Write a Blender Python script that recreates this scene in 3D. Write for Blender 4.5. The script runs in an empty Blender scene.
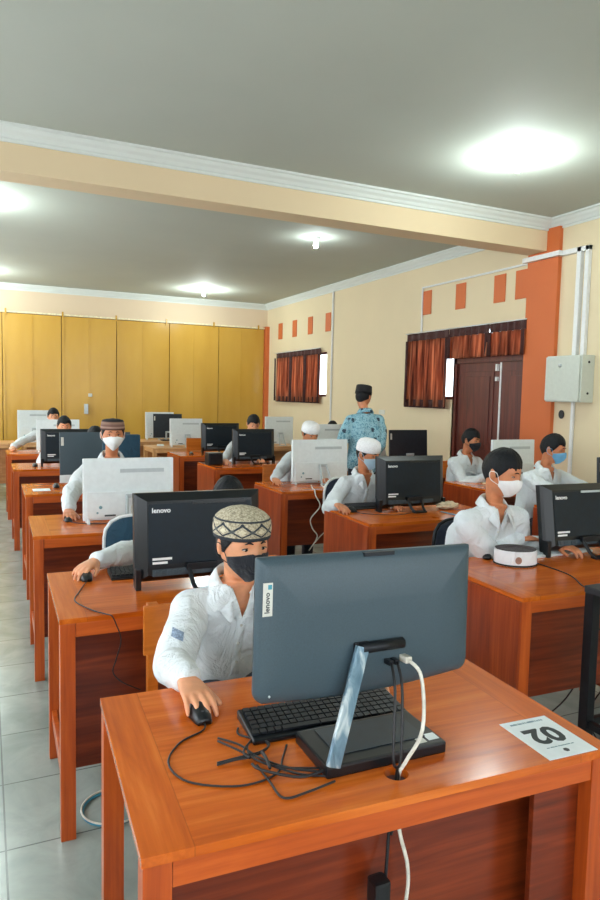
import bpy, bmesh, math, random
from mathutils import Vector as V, Matrix as Mx, noise, Euler
S = bpy.context.scene; COL = S.collection
PI = math.pi; R = math.radians
random.seed(4)
FZ = -.125   # floor level while building; everything is lifted and brought to real size at the end

# ------------------------------------------------------------------ materials
def lin(c):
    return tuple(((x/255)/12.92 if x/255 <= .04045 else ((x/255+.055)/1.055)**2.4) for x in c)
MATS = {}
class NT:
    """tiny helper for building node expressions"""
    def __init__(s, name):
        s.m = bpy.data.materials.new(name); s.m.use_nodes = True
        s.t = s.m.node_tree; s.n = s.t.nodes; s.l = s.t.links
        s.b = s.n['Principled BSDF']
    def new(s, ty, **k):
        o = s.n.new(ty)
        for a, v in k.items(): setattr(o, a, v)
        return o
    def set(s, sock, v):
        if isinstance(v, bpy.types.NodeSocket): s.l.new(v, sock)
        else: sock.default_value = v
    def math(s, op, a, b=0.0, c=None):
        o = s.new('ShaderNodeMath', operation=op); s.set(o.inputs[0], a); s.set(o.inputs[1], b)
        if c is not None: s.set(o.inputs[2], c)
        return o.outputs[0]
    def mix(s, f, a, b):
        o = s.new('ShaderNodeMix', data_type='RGBA'); s.set(o.inputs[0], f)
        for k, v in ((6, a), (7, b)):
            if isinstance(v, bpy.types.NodeSocket): s.l.new(v, o.inputs[k])
            else: o.inputs[k].default_value = (*lin(v), 1)
        return o.outputs[2]
    def coord(s, kind='Object'):
        return s.new('ShaderNodeTexCoord').outputs[kind]
    def xyz(s, v):
        o = s.new('ShaderNodeSeparateXYZ'); s.l.new(v, o.inputs[0]); return o.outputs
    def mapping(s, v, scale, loc=(0, 0, 0)):
        o = s.new('ShaderNodeMapping'); s.l.new(v, o.inputs[0]); o.inputs['Scale'].default_value = scale
        o.inputs['Location'].default_value = loc
        return o.outputs[0]
    def noise(s, v, scale, detail=4, rough=.55, dist=0):
        o = s.new('ShaderNodeTexNoise'); s.l.new(v, o.inputs['Vector']); o.inputs['Scale'].default_value = scale
        o.inputs['Detail'].default_value = detail; o.inputs['Roughness'].default_value = rough
        o.inputs['Distortion'].default_value = dist
        return o.outputs['Fac']
    def ramp(s, f, stops):
        o = s.new('ShaderNodeValToRGB'); s.set(o.inputs[0], f); e = o.color_ramp.elements
        while len(e) < len(stops): e.new(.5)
        for q, (p, c) in zip(e, stops): q.position = p; q.color = (*lin(c), 1)
        return o.outputs[0]
    def bump(s, h, strength=.2, dist=.01):
        o = s.new('ShaderNodeBump'); s.l.new(h, o.inputs['Height']); o.inputs['Strength'].default_value = strength
        o.inputs['Distance'].default_value = dist; s.l.new(o.outputs[0], s.b.inputs['Normal'])
    def col(s, c):
        if isinstance(c, bpy.types.NodeSocket): s.l.new(c, s.b.inputs['Base Color'])
        else: s.b.inputs['Base Color'].default_value = (*lin(c), 1)
    def p(s, **k):
        for a, v in k.items(): s.b.inputs[a.replace('_', ' ')].default_value = v
        return s.m

def mat(name, c, rough=.5, metal=0, var=.12, vs=30, bump=0, coat=0, spec=.5):
    if name in MATS: return MATS[name]
    t = NT(name); v = t.coord(); f = t.noise(v, vs, 3)
    lo = tuple(x*(1-var) for x in c); hi = tuple(min(255, x*(1+var*.6)) for x in c)
    t.col(t.ramp(f, [(.3, lo), (.7, hi)]))
    if bump: t.bump(t.noise(v, vs*3, 3), bump, .004)
    MATS[name] = t.p(Roughness=rough, Metallic=metal, Coat_Weight=coat, Specular_IOR_Level=spec); return MATS[name]

def wood(name, axis, c0, c1, c2, rough=.32, seam=None, top=False):
    """varnished timber; axis = grain direction; seam = (axis, spacing) for joints between boards"""
    t = NT(name); co = t.coord(); X = t.xyz(co)
    rnd = t.new('ShaderNodeObjectInfo').outputs['Random']
    off = t.new('ShaderNodeCombineXYZ'); t.set(off.inputs[0], t.math('MULTIPLY', rnd, 7.3)); t.set(off.inputs[1], t.math('MULTIPLY', rnd, 3.1)); t.set(off.inputs[2], t.math('MULTIPLY', rnd, 5.7))
    ad = t.new('ShaderNodeVectorMath', operation='ADD'); t.l.new(co, ad.inputs[0]); t.l.new(off.outputs[0], ad.inputs[1]); v = ad.outputs[0]
    def grain(ax):
        sc = [7, 7, 7]; sc['XYZ'.index(ax)] = .7
        sf = [70, 70, 70]; sf['XYZ'.index(ax)] = 2.2
        a = t.noise(t.mapping(v, sc), 1.6, 5, .6, 1.2); b = t.noise(t.mapping(v, sf), 1, 3, .6)
        return t.math('MULTIPLY_ADD', b, .35, t.math('MULTIPLY', a, .65))
    f = grain(axis)
    if top:
        m = t.math('MAXIMUM', t.math('LESS_THAN', X[0], .10), t.math('GREATER_THAN', X[0], 1.05))
        g = grain('Y'); f = t.math('ADD', t.math('MULTIPLY', m, g), t.math('MULTIPLY', t.math('SUBTRACT', 1, m), f))
    c = t.ramp(f, [(.30, c0), (.5, c1), (.68, c2)])
    seams = [seam] if seam else []
    fac = None
    if seam:
        q = t.math('ABSOLUTE', t.math('SUBTRACT', t.math('FRACT', t.math('DIVIDE', X['XYZ'.index(seam[0])], seam[1])), .5))
        fac = t.math('GREATER_THAN', q, .5-.0022/seam[1])
    if top:
        fac = t.math('LESS_THAN', t.math('MINIMUM', t.math('ABSOLUTE', t.math('SUBTRACT', X[0], .10)), t.math('ABSOLUTE', t.math('SUBTRACT', X[0], 1.05))), .0012)
    if fac: c = t.mix(t.math('MULTIPLY', fac, .3), c, tuple(x*.5 for x in c0))
    t.col(c); t.bump(f, .04, .003)
    MATS[name] = t.p(Roughness=rough, Coat_Weight=.05, Coat_Roughness=.18, Specular_IOR_Level=.4); return MATS[name]

ORG = ((172, 72, 12), (204, 98, 22), (224, 122, 42))
RED = ((120, 40, 18), (160, 62, 30), (188, 84, 46))
PAL = ((186, 132, 84), (214, 160, 108), (228, 182, 132))
W_TOP = wood('desk_top_teak', 'X', *ORG, rough=.2, top=True)
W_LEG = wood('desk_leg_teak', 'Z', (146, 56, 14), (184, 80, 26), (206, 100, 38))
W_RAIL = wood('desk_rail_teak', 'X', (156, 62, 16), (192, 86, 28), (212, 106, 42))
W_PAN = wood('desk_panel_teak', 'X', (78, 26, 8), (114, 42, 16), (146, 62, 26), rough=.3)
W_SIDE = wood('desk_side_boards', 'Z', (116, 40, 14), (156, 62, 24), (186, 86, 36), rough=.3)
P_TOP = wood('pale_desk_top', 'X', *PAL, top=True)
P_LEG = wood('pale_desk_leg', 'Z', *PAL)
P_PAN = wood('pale_desk_panel', 'X', (150, 96, 56), (178, 120, 74), (196, 140, 92), seam=('Z', .145))
W_CHAIR = wood('chair_orange_wood', 'X', (176, 92, 26), (204, 112, 36), (220, 132, 52))
W_DOOR = wood('door_dark_wood', 'Z', (58, 22, 18), (88, 36, 28), (112, 50, 38), rough=.4)

M = {}
M['skin'] = None
def skin(name, c):
    t = NT(name); v = t.coord(); f = t.noise(v, 18, 3)
    t.col(t.ramp(f, [(.3, tuple(x*.93 for x in c)), (.7, tuple(min(255, x*1.05) for x in c))]))
    t.bump(t.noise(v, 160, 2), .08, .002)
    return t.p(Roughness=.5, Subsurface_Weight=.12, Subsurface_Radius=(.02, .008, .004), Subsurface_Scale=.3)
SKL = skin('light_brown_skin', (228, 160, 120)); SKD = skin('brown_skin', (204, 132, 92))
def cloth(name, c, rough=.85, var=.05):
    t = NT(name); v = t.coord()
    t.col(t.ramp(t.noise(v, 9, 3), [(.3, tuple(x*(1-var) for x in c)), (.7, c)]))
    a = t.noise(t.mapping(v, (1, 1, .7)), 9, 5, .55, 1.6)
    t.bump(a, .75, .03)
    return t.p(Roughness=rough, Sheen_Weight=.1)
SHIRT = cloth('white_school_shirt', (226, 234, 238)); SHIRTG = cloth('greyish_school_shirt', (206, 212, 216))
TROU = cloth('dark_trousers', (34, 38, 52))
HAIR = mat('black_hair', (12, 15, 20), .55, var=.5, vs=60, bump=.9, spec=.3)
BLKM = cloth('black_mask_cloth', (26, 32, 42)); WHTM = mat('white_mask', (236, 238, 238), .8, var=.03); BLUM = mat('blue_surgical_mask', (112, 178, 220), .8, var=.05)
EYEW = mat('eye_white', (196, 188, 182), .2, var=0); EYEB = mat('dark_iris', (14, 10, 9), .15, var=0)
CAPW = mat('white_knit_cap', (240, 240, 242), .9, var=.06, vs=120, bump=.5)
CAPK = mat('black_velvet_cap', (18, 18, 24), .8, var=.2)
SHOE = mat('black_shoe', (20, 20, 22), .4)
MB_ = mat('black_computer_plastic', (5, 13, 20), .32, var=.1)
MBP = mat('black_computer_panel', (6, 24, 36), .45, var=.15, spec=.35)
MSL = mat('slate_computer_plastic', (60, 78, 88), .42, var=.06, vs=300)
MW = mat('white_computer_plastic', (222, 230, 232), .35, var=.02)
MWG = mat('pale_grey_plastic', (182, 192, 196), .4, var=.03)
MSV = mat('silver_plastic', (190, 198, 202), .3, metal=.3, var=.03)
SCR = mat('dark_glass_screen', (8, 10, 14), .08, var=0)
KEY = mat('black_key_plastic', (22, 26, 32), .4)
LAB = mat('pale_label', (208, 208, 200), .6, var=.03)
INK = mat('grey_ink', (60, 64, 66), .7, var=.0)
LOGO = mat('white_print', (232, 236, 238), .5, var=.0)
PAP = mat('white_paper', (228, 236, 238), .6, var=.02)
CBK = mat('black_cable', (22, 22, 26), .45); CWH = mat('white_cable', (222, 218, 206), .45); CBL = mat('blue_cable', (70, 150, 180), .45)
CRM = mat('dark_metal', (24, 28, 34), .4, metal=.4)
WMT = mat('white_painted_metal', (220, 222, 222), .3, var=.02)
TEAL = cloth('teal_chair_fabric', (28, 66, 88)); NAVY = cloth('navy_chair_fabric', (26, 36, 56))
YEL = mat('yellow_sticker', (214, 190, 90), .5, var=.03)
TAPE = None

# walls etc.
def plaster(name, c, var=.03, rough=.8):
    t = NT(name); v = t.coord(); t.col(t.ramp(t.noise(v, .8, 4), [(.3, tuple(x*(1-var) for x in c)), (.7, c)]))
    t.bump(t.noise(v, 60, 3), .05, .003); return t.p(Roughness=rough)
WALL = plaster('cream_wall_paint', (222, 206, 172)); CEIL = plaster('grey_white_ceiling_paint', (182, 188, 178)); BEAMM = plaster('cream_beam_paint', (224, 202, 166))
CORN = plaster('white_cornice_paint', (214, 220, 216)); ORNG = plaster('orange_pillar_paint', (206, 106, 52), .05, .6)
t = NT('floor_tiles'); X = t.xyz(t.coord())
def tl(a, o, s):
    q = t.math('ABSOLUTE', t.math('SUBTRACT', t.math('FRACT', t.math('DIVIDE', t.math('SUBTRACT', a, o), s)), .5))
    return t.math('GREATER_THAN', q, .5-.0035/s)
g = t.math('MAXIMUM', tl(X[0], .05, .464), tl(X[1], 2.63, .464))
f = t.noise(t.coord(), 3.5, 5, .6, .8)
t.col(t.mix(g, t.ramp(f, [(.3, (132, 144, 138)), (.7, (162, 172, 166))]), (96, 104, 102)))
h = t.math('SUBTRACT', 1, g); t.bump(h, .3, .002); TILE = t.p(Roughness=.22, Coat_Weight=.2)
t = NT('yellow_gate_paint'); v = t.coord(); t.col(t.ramp(t.noise(t.mapping(v, (1, 1, .25)), 1.5, 4), [(.3, (192, 146, 54)), (.7, (206, 162, 72))])); GATE = t.p(Roughness=.26)
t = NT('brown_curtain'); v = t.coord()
cc = t.ramp(t.noise(t.mapping(v, (3, 9, .35)), 3.2, 4), [(.34, (92, 46, 36)), (.5, (172, 100, 70)), (.62, (214, 146, 108))]); t.col(cc)  # vertical streaks paint the light and dark of the folds into the cloth colour
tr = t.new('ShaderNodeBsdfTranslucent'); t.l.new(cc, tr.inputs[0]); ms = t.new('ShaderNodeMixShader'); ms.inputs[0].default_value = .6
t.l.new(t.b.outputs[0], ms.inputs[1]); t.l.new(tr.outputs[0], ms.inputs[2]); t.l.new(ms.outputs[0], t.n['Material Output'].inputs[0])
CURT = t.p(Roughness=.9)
CURD = cloth('dark_brown_curtain_hem', (70, 34, 30))
t = NT('window_glass'); t.col((230, 240, 245)); GLASS = t.p(Roughness=.05, Transmission_Weight=1.0, IOR=1.1)
def emis(name, c, s):
    t = NT(name); t.col((240, 240, 240)); t.b.inputs['Emission Color'].default_value = (*lin(c), 1); t.b.inputs['Emission Strength'].default_value = s; return t.m
BULB = emis('lit_bulb', (235, 250, 255), 30)
# batik shirt (teacher)
t = NT('blue_batik_cloth'); v = t.coord()
vo = t.new('ShaderNodeTexVoronoi'); t.l.new(v, vo.inputs[0]); vo.inputs['Scale'].default_value = 10.5; vo.inputs['Randomness'].default_value = .55
mot = t.math('LESS_THAN', t.math('ADD', vo.outputs['Distance'], t.math('MULTIPLY', t.noise(v, 60, 2), .55)), .50)
sw = t.math('GREATER_THAN', t.noise(v, 42, 3, .6, 1.5), .54)
c = t.mix(sw, (150, 192, 206), (84, 138, 160)); t.col(t.mix(mot, c, (44, 62, 78))); BATIK = t.p(Roughness=.85)
# patterned cap (woven diamonds) - coordinates of the cap's own mesh
t = NT('diamond_woven_cap'); X = t.xyz(t.coord('UV'))
u = t.math('MULTIPLY', X[0], 9.0); vv = t.math('MULTIPLY', X[1], 1.0)
tri = t.math('MULTIPLY', t.math('ABSOLUTE', t.math('SUBTRACT', t.math('FRACT', u), .5)), 2.0)
# v 0..1 : 0-.16 dark rim, .16-.72 diamonds, .72-.78 dark line, rest speckled crown
vd = t.math('ABSOLUTE', t.math('DIVIDE', t.math('SUBTRACT', vv, .36), .215))
dd = t.math('ABSOLUTE', t.math('SUBTRACT', tri, vd)); line = t.math('MULTIPLY', t.math('LESS_THAN', dd, .17), t.math('LESS_THAN', vd, 1.1))
ctr = t.math('LESS_THAN', t.math('ADD', t.math('SUBTRACT', 1, tri), vd), .42)
inr = t.math('LESS_THAN', t.math('ADD', tri, vd), .40)
sp = t.noise(t.coord(), 140, 3, .7)
base = t.ramp(sp, [(.35, (128, 118, 98)), (.62, (206, 196, 170))])
c = t.mix(line, base, (44, 52, 62)); c = t.mix(t.math('MULTIPLY', ctr, .7), c, (222, 214, 186)); c = t.mix(t.math('MULTIPLY', inr, .6), c, (90, 96, 96))
rim = t.math('MAXIMUM', t.math('LESS_THAN', vv, .11), t.math('LESS_THAN', t.math('ABSOLUTE', t.math('SUBTRACT', vv, .62)), .018))
c = t.mix(rim, c, (48, 54, 62)); t.col(c); t.bump(sp, .5, .003); DIAM = t.p(Roughness=.9)
t = NT('striped_brown_cap'); X = t.xyz(t.coord('UV'))
c = t.ramp(X[1], [(0, (30, 24, 26)), (.12, (120, 84, 72)), (.22, (168, 138, 122)), (.34, (104, 72, 64)), (.5, (150, 118, 102)), (.6, (24, 22, 28)), (1, (18, 18, 24))]); t.col(c)
STRC = t.p(Roughness=.9)

# ------------------------------------------------------------------ mesh helpers
def obj(name, bm, m, parent=None, smooth=False, uv=False):
    me = bpy.data.meshes.new(name)
    if isinstance(bm, bpy.types.Mesh): me = bm; me.name = name
    else:
        bmesh.ops.recalc_face_normals(bm, faces=bm.faces); bm.to_mesh(me); bm.free()
    me.materials.clear()
    for x in (m if isinstance(m, (list, tuple)) else [m]): me.materials.append(x)
    if smooth:
        for p in me.polygons: p.use_smooth = True
    o = bpy.data.objects.new(name, me); COL.objects.link(o)
    if parent: o.parent = parent
    return o
def tag(o, label=None, cat=None, group=None, kind=None):
    if label: o['label'] = label
    if cat: o['category'] = cat
    if group: o['group'] = group
    if kind: o['kind'] = kind
    return o
def thing(name, label, cat, loc=(0, 0, 0), rz=0, group=None):
    o = bpy.data.objects.new(name, None); COL.objects.link(o); o.empty_display_size = .1
    o.location = loc; o.rotation_euler = (0, 0, rz); return tag(o, label, cat, group)
def dup(root, loc, rz, label, group=None):
    r = root.copy(); COL.objects.link(r); r.location = loc; r.rotation_euler = (0, 0, rz); r['label'] = label
    if group: r['group'] = group
    for ch in list(root.children):
        c = ch.copy(); COL.objects.link(c); c.parent = r
        for gch in ch.children:
            d = gch.copy(); COL.objects.link(d); d.parent = c
    return r
def BM(): return bmesh.new()
def box(bm, x0, x1, y0, y1, z0, z1, bev=0, mat_=None, mi=0):
    r = bmesh.ops.create_cube(bm, size=1)
    T = Mx.Translation(((x0+x1)/2, (y0+y1)/2, (z0+z1)/2)) @ Mx.Diagonal((x1-x0, y1-y0, z1-z0, 1))
    bmesh.ops.transform(bm, matrix=T, verts=r['verts'])
    fs = set(f for v in r['verts'] for f in v.link_faces)
    for f in fs: f.material_index = mi
    vs = r['verts']
    if bev:
        es = list(set(e for v in vs for e in v.link_edges))
        q = bmesh.ops.bevel(bm, geom=es, offset=bev, segments=2, affect='EDGES', profile=.7)
        vs = list(set(v for f in q['faces'] for v in f.verts) | set(v for v in vs if v.is_valid))
        for f in q['faces']: f.material_index = mi
    if mat_ is not None: bmesh.ops.transform(bm, matrix=mat_, verts=vs)
    return bm
def B(*a, **k): return box(BM(), *a, **k)
def prism(bm, pts, z0, z1, M4=None, mi=0):
    """outline pts (x,y) extruded z0..z1"""
    a = [bm.verts.new((x, y, z0)) for x, y in pts]; b = [bm.verts.new((x, y, z1)) for x, y in pts]
    fs = [bm.faces.new(a[::-1]), bm.faces.new(b)]
    n = len(pts)
    for i in range(n): fs.append(bm.faces.new((a[i], a[(i+1) % n], b[(i+1) % n], b[i])))
    for f in fs: f.material_index = mi
    if M4 is not None: bmesh.ops.transform(bm, matrix=M4, verts=a+b)
    return bm
def rings(bm, rs, cap=True, closed=True, mi=0):
    vs = [[bm.verts.new(p) for p in r] for r in rs]; n = len(vs[0])
    for a, b in zip(vs, vs[1:]):
        for i in range(n if closed else n-1):
            f = bm.faces.new((a[i], a[(i+1) % n], b[(i+1) % n], b[i])); f.material_index = mi
    if cap and closed:
        bm.faces.new(vs[0][::-1]).material_index = mi; bm.faces.new(vs[-1]).material_index = mi
    return vs
def frame(d, up=V((0, 0, 1))):
    d = d.normalized(); s = d.cross(up)
    if s.length < 1e-3: s = d.cross(V((0, 1, 0)))
    s.normalize(); return s, s.cross(d).normalized(), d
def tube(bm, pts, rad, n=10, sub=0, flat=1.0, mi=0):
    pts = [V(p) for p in pts]; rad = list(rad) if isinstance(rad, (list, tuple)) else [rad]*len(pts)
    if sub:
        P = []; Rr = []
        for i in range(len(pts)-1):
            p0 = pts[max(i-1, 0)]; p1 = pts[i]; p2 = pts[i+1]; p3 = pts[min(i+2, len(pts)-1)]
            for k in range(sub):
                s = k/sub
                P.append(.5*((2*p1)+(p2-p0)*s+(2*p0-5*p1+4*p2-p3)*s*s+(3*p1-p0-3*p2+p3)*s**3)); Rr.append(rad[i]*(1-s)+rad[i+1]*s)
        P.append(pts[-1]); Rr.append(rad[-1]); pts, rad = P, Rr
    rs = []; u = None
    for i, p in enumerate(pts):
        d = (pts[min(i+1, len(pts)-1)]-pts[max(i-1, 0)])
        if d.length < 1e-7: d = V((0, 0, 1))
        if u is None: s, u, d = frame(d)
        else:
            d.normalize(); u = (u-d*u.dot(d)); u = u.normalized() if u.length > 1e-5 else frame(d)[1]; s = d.cross(u)
        rs.append([p+(s*math.cos(2*PI*k/n)+u*math.sin(2*PI*k/n)*flat)*rad[i] for k in range(n)])
    rings(bm, rs, mi=mi); return bm
def ball(bm, c, r, n=14, M4=None, mi=0):
    r = (r, r, r) if not isinstance(r, (tuple, list)) else r
    T = Mx.Translation(c) @ (M4 if M4 is not None else Mx.Identity(4)); m = max(6, n*2//3); rs = []
    for j in range(1, m):
        el = -PI/2+PI*j/m; rs.append([T @ V((r[0]*math.cos(el)*math.cos(2*PI*k/n), r[1]*math.cos(el)*math.sin(2*PI*k/n), r[2]*math.sin(el))) for k in range(n)])
    vs = rings(bm, rs, cap=False, mi=mi)
    for row, z, f in ((vs[0], -1, 1), (vs[-1], 1, 0)):
        q = bm.verts.new(T @ V((0, 0, z*r[2])))
        for k in range(n):
            a, b_ = row[k], row[(k+1) % n]; bm.faces.new((b_, a, q) if f else (a, b_, q)).material_index = mi
    return bm
def cone(bm, a, b, ra, rb, n=14):
    ball(bm, a, ra, n); ball(bm, b, rb, n); tube(bm, [a, b], [ra, rb], n); return bm
def chain(bm, pts, rad, n=14):
    for i in range(len(pts)-1): cone(bm, V(pts[i]), V(pts[i+1]), rad[i], rad[i+1], n)
def loft(bm, secs, n=28, pw=2.3):
    """secs: (cx,cy,cz,rx,ry[,dir]) horizontal super-elliptic sections"""
    rs = []
    for s in secs:
        cx, cy, cz, rx, ry = s[:5]; r = []
        for k in range(n):
            a = 2*PI*k/n; ca, sa = math.cos(a), math.sin(a); q = (abs(ca)**pw+abs(sa)**pw)**(-1/pw)
            r.append(V((cx+rx*ca*q, cy+ry*sa*q, cz)))
        rs.append(r)
    rings(bm, rs); return bm
def lathe(bm, prof, n=32, sx=1, sy=1, c=(0, 0, 0), uv=False, mi=0):
    rs = [[V((c[0]+r*sx*math.cos(2*PI*k/n), c[1]+r*sy*math.sin(2*PI*k/n), c[2]+z)) for k in range(n)] for r, z in prof]
    vs = rings(bm, rs, mi=mi)
    if uv:
        L = bm.loops.layers.uv.new('UVMap'); idx = {}
        for j, row in enumerate(vs):
            for i, v in enumerate(row): idx[v] = (i, j)
        for f in bm.faces:
            ii = [idx[v][0] for v in f.verts]
            wrap = max(ii)-min(ii) > n/2
            for lp in f.loops:
                i, j = idx[lp.vert]; L_i = i+n if (wrap and i < n/2) else i
                lp[L].uv = (L_i/n, j/(len(prof)-1) if uv is True else uv[j])
    return bm
def remesh(bm, vox, smooth=3, fac=.5):
    bmesh.ops.recalc_face_normals(bm, faces=bm.faces)
    me = bpy.data.meshes.new('tmp'); bm.to_mesh(me); bm.free()
    o = bpy.data.objects.new('tmp', me); COL.objects.link(o)
    r = o.modifiers.new('r', 'REMESH'); r.mode = 'VOXEL'; r.voxel_size = vox; r.adaptivity = 0
    if smooth:
        s = o.modifiers.new('s', 'SMOOTH'); s.iterations = smooth; s.factor = fac
    dg = bpy.context.evaluated_depsgraph_get(); dg.update()
    nm = bpy.data.meshes.new_from_object(o.evaluated_get(dg)); bpy.data.objects.remove(o); bpy.data.meshes.remove(me)
    return nm
def text_bm(s, size, M4, depth=.0008, bold=0.0, bm=None):
    cu = bpy.data.curves.new('t', 'FONT'); cu.body = s; cu.size = size; cu.extrude = depth; cu.align_x = 'CENTER'; cu.align_y = 'CENTER'; cu.offset = bold
    cu.resolution_u = 3
    o = bpy.data.objects.new('t', cu); COL.objects.link(o)
    dg = bpy.context.evaluated_depsgraph_get(); dg.update()
    me = bpy.data.meshes.new_from_object(o.evaluated_get(dg)); bpy.data.objects.remove(o); bpy.data.curves.remove(cu)
    me.transform(M4); bm = bm or BM(); bm.from_mesh(me); bpy.data.meshes.remove(me); return bm
def spline_tube(name, pts, r, m, parent=None, sub=6, n=8):
    bm = BM(); tube(bm, pts, r, n, sub); return obj(name, bm, m, parent, True)

# ------------------------------------------------------------------ camera
H = 1.6; F_ = 675.0; yw, pt, rl = .4375, .0796, .0224
fw = V((math.sin(yw)*math.cos(pt), math.cos(yw)*math.cos(pt), -math.sin(pt)))
r0 = V((math.cos(yw), -math.sin(yw), 0)); u0 = r0.cross(fw)
rr = r0*math.cos(rl)+u0*math.sin(rl); uu = u0*math.cos(rl)-r0*math.sin(rl)
cam = bpy.data.cameras.new('camera'); co = bpy.data.objects.new('camera', cam); COL.objects.link(co)
cam.sensor_fit = 'VERTICAL'; cam.sensor_height = 36; cam.lens = 36*F_/900; cam.clip_start = .05
mm = Mx((rr, uu, -fw)).transposed().to_4x4(); mm.translation = V((0, 0, H)); co.matrix_world = mm
S.camera = co

def ay(px, py, Y):
    d = rr*((px-300)/F_)+uu*((450-py)/F_)+fw; k = Y/d.y; return V((d.x*k, Y, H+d.z*k))
def at(px, py, z=.753):
    d = rr*((px-300)/F_)+uu*((450-py)/F_)+fw; k = (z-H)/d.z; return V((d.x*k, d.y*k, z))
# ------------------------------------------------------------------ room shell
XR, YB, ZC = 5.5, 13.55, 3.52
XL, YF = -1.9, -2.6
def struct(name, bm, m, parent=None):
    o = obj(name, bm, m, parent)
    if not parent: o['kind'] = 'structure'
    return o
struct('floor', B(XL-.2, XR+.2, YF-.2, YB+.2, FZ-.1, FZ), TILE)
struct('ceiling', B(XL-.2, XR+.2, YF-.2, YB+.2, ZC, ZC+.1), CEIL)
def wall_x(name, x0, x1, y0, y1, z0, z1, holes, m):
    """wall in the YZ plane with rectangular openings (ya,yb,za,zb)"""
    ys = sorted({y0, y1, *[h[0] for h in holes], *[h[1] for h in holes]}); zs = sorted({z0, z1, *[h[2] for h in holes], *[h[3] for h in holes]})
    bm = BM()
    for a, b in zip(ys, ys[1:]):
        for c, d in zip(zs, zs[1:]):
            if any(h[0] <= (a+b)/2 <= h[1] and h[2] <= (c+d)/2 <= h[3] for h in holes): continue
            box(bm, x0, x1, a, b, c, d)
    bmesh.ops.remove_doubles(bm, verts=bm.verts, dist=1e-5)
    return struct(name, bm, m)
wr = wall_x('wall_right', XR, XR+.2, YF, YB+.2, FZ, ZC, [(5.4, 7.1, FZ, 2.5), (7.12, 8.05, 1.6, 2.45), (10.72, 12.9, 1.6, 2.4)], WALL)
wall_x('wall_left', XL-.2, XL, YF, YB+.2, FZ, ZC, [(-1.8, .6, .8, 2.9), (1.2, 3.8, .8, 2.9), (4.4, 6.9, .8, 2.9), (7.5, 10, .8, 2.9), (10.6, 13.2, .8, 2.9)], WALL)
bm = BM()
for (x0, x1, z0, z1) in ((XL, XR, FZ, .7), (XL, XR, 2.9, ZC), (XL, -1.5, .7, 2.9), (1.2, 2.2, .7, 2.9), (5.0, XR, .7, 2.9)): box(bm, x0, x1, YF-.2, YF, z0, z1)
struct('wall_front', bm, WALL)
for i, (a, c_) in enumerate(((-1.5, 1.2), (2.2, 5.0))):
    bm = BM()
    for x in (a+.03, a+(c_-a)/3, a+2*(c_-a)/3, c_-.03): box(bm, x-.03, x+.03, YF-.12, YF-.06, .7, 2.9)
    for z in (.73, 2.2, 2.87): box(bm, a, c_, YF-.12, YF-.06, z-.03, z+.03)
    struct('window_%d' % (8+i), bm, W_DOOR)
# back wall: lintel above the gate, side returns
bm = BM(); box(bm, XL, XR, YB, YB+.2, 3.0, ZC); box(bm, 5.41, XR, YB, YB+.2, FZ, 3.0); struct('wall_back', bm, plaster('pale_lintel_paint', (222, 200, 172)))
# gate (folding metal doors) across the back
gt = thing('folding_gate', 'wide yellow folding metal gate closing the back of the classroom', 'gate', (1.6, YB-.04, 0))
gx = [-1.88, -.78, .30, 1.32, 2.33, 3.37, 4.40, 5.41]
for i, (a, b) in enumerate(zip(gx, gx[1:])):
    bm = BM(); box(bm, a+.006-1.6, b-.006-1.6, -.02, .02, FZ+.02, 2.99, bev=.004)
    box(bm, (a+b)/2-.012-1.6, (a+b)/2+.012-1.6, -.028, -.02, FZ+.05, 2.96)
    box(bm, a+.006-1.6, a+.05-1.6, -.034, -.02, FZ+.02, 2.99, bev=.003)
    obj('gate_panel', bm, GATE, gt)
bm = BM(); box(bm, XL-1.6, 5.41-1.6, .021, .03, FZ, 3.0); obj('gate_light_block', bm, mat('dark_gate_gap', (96, 70, 26), .6), gt)  # added sheet that stops outside light leaking between panels, dark to show as gaps
bm = BM(); box(bm, XL-1.6, 5.41-1.6, -.05, .0, 3.0, 3.03); obj('gate_rail', bm, mat('pale_rail_paint', (236, 224, 190), .4), gt)
for i in range(8):
    x = -1.6+i*.98; bm = BM(); box(bm, x-1.6-.015, x-1.6+.015, -.07, -.051, 2.96, 3.07); obj('rail_bracket', bm, GATE, gt)
bm = BM(); box(bm, 1.72-1.6, 1.79-1.6, -.09, -.03, 1.17, 1.36, bev=.006); obj('gate_lock', bm, MSV, gt)
bm = BM(); box(bm, 1.80-1.6, 1.87-1.6, -.05, -.02, 1.5, 1.56, bev=.004); obj('sticker', bm, LAB, gt)
# far corner pillar
struct('trim_1', B(5.415, XR, YB-.14, YB, FZ, 3.05), ORNG)
# beam & pillar
struct('trim_2', B(XL, XR, 5.56, 5.83, 3.2, ZC), BEAMM)
struct('trim_3', B(XR-.05, XR+.01, 5.39, 5.83, FZ, 3.2), ORNG).name = 'trim_3'
struct('trim_4', B(XR-.05, XR+.01, 5.39, 5.56, 3.2, ZC-.09), ORNG)
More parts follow.
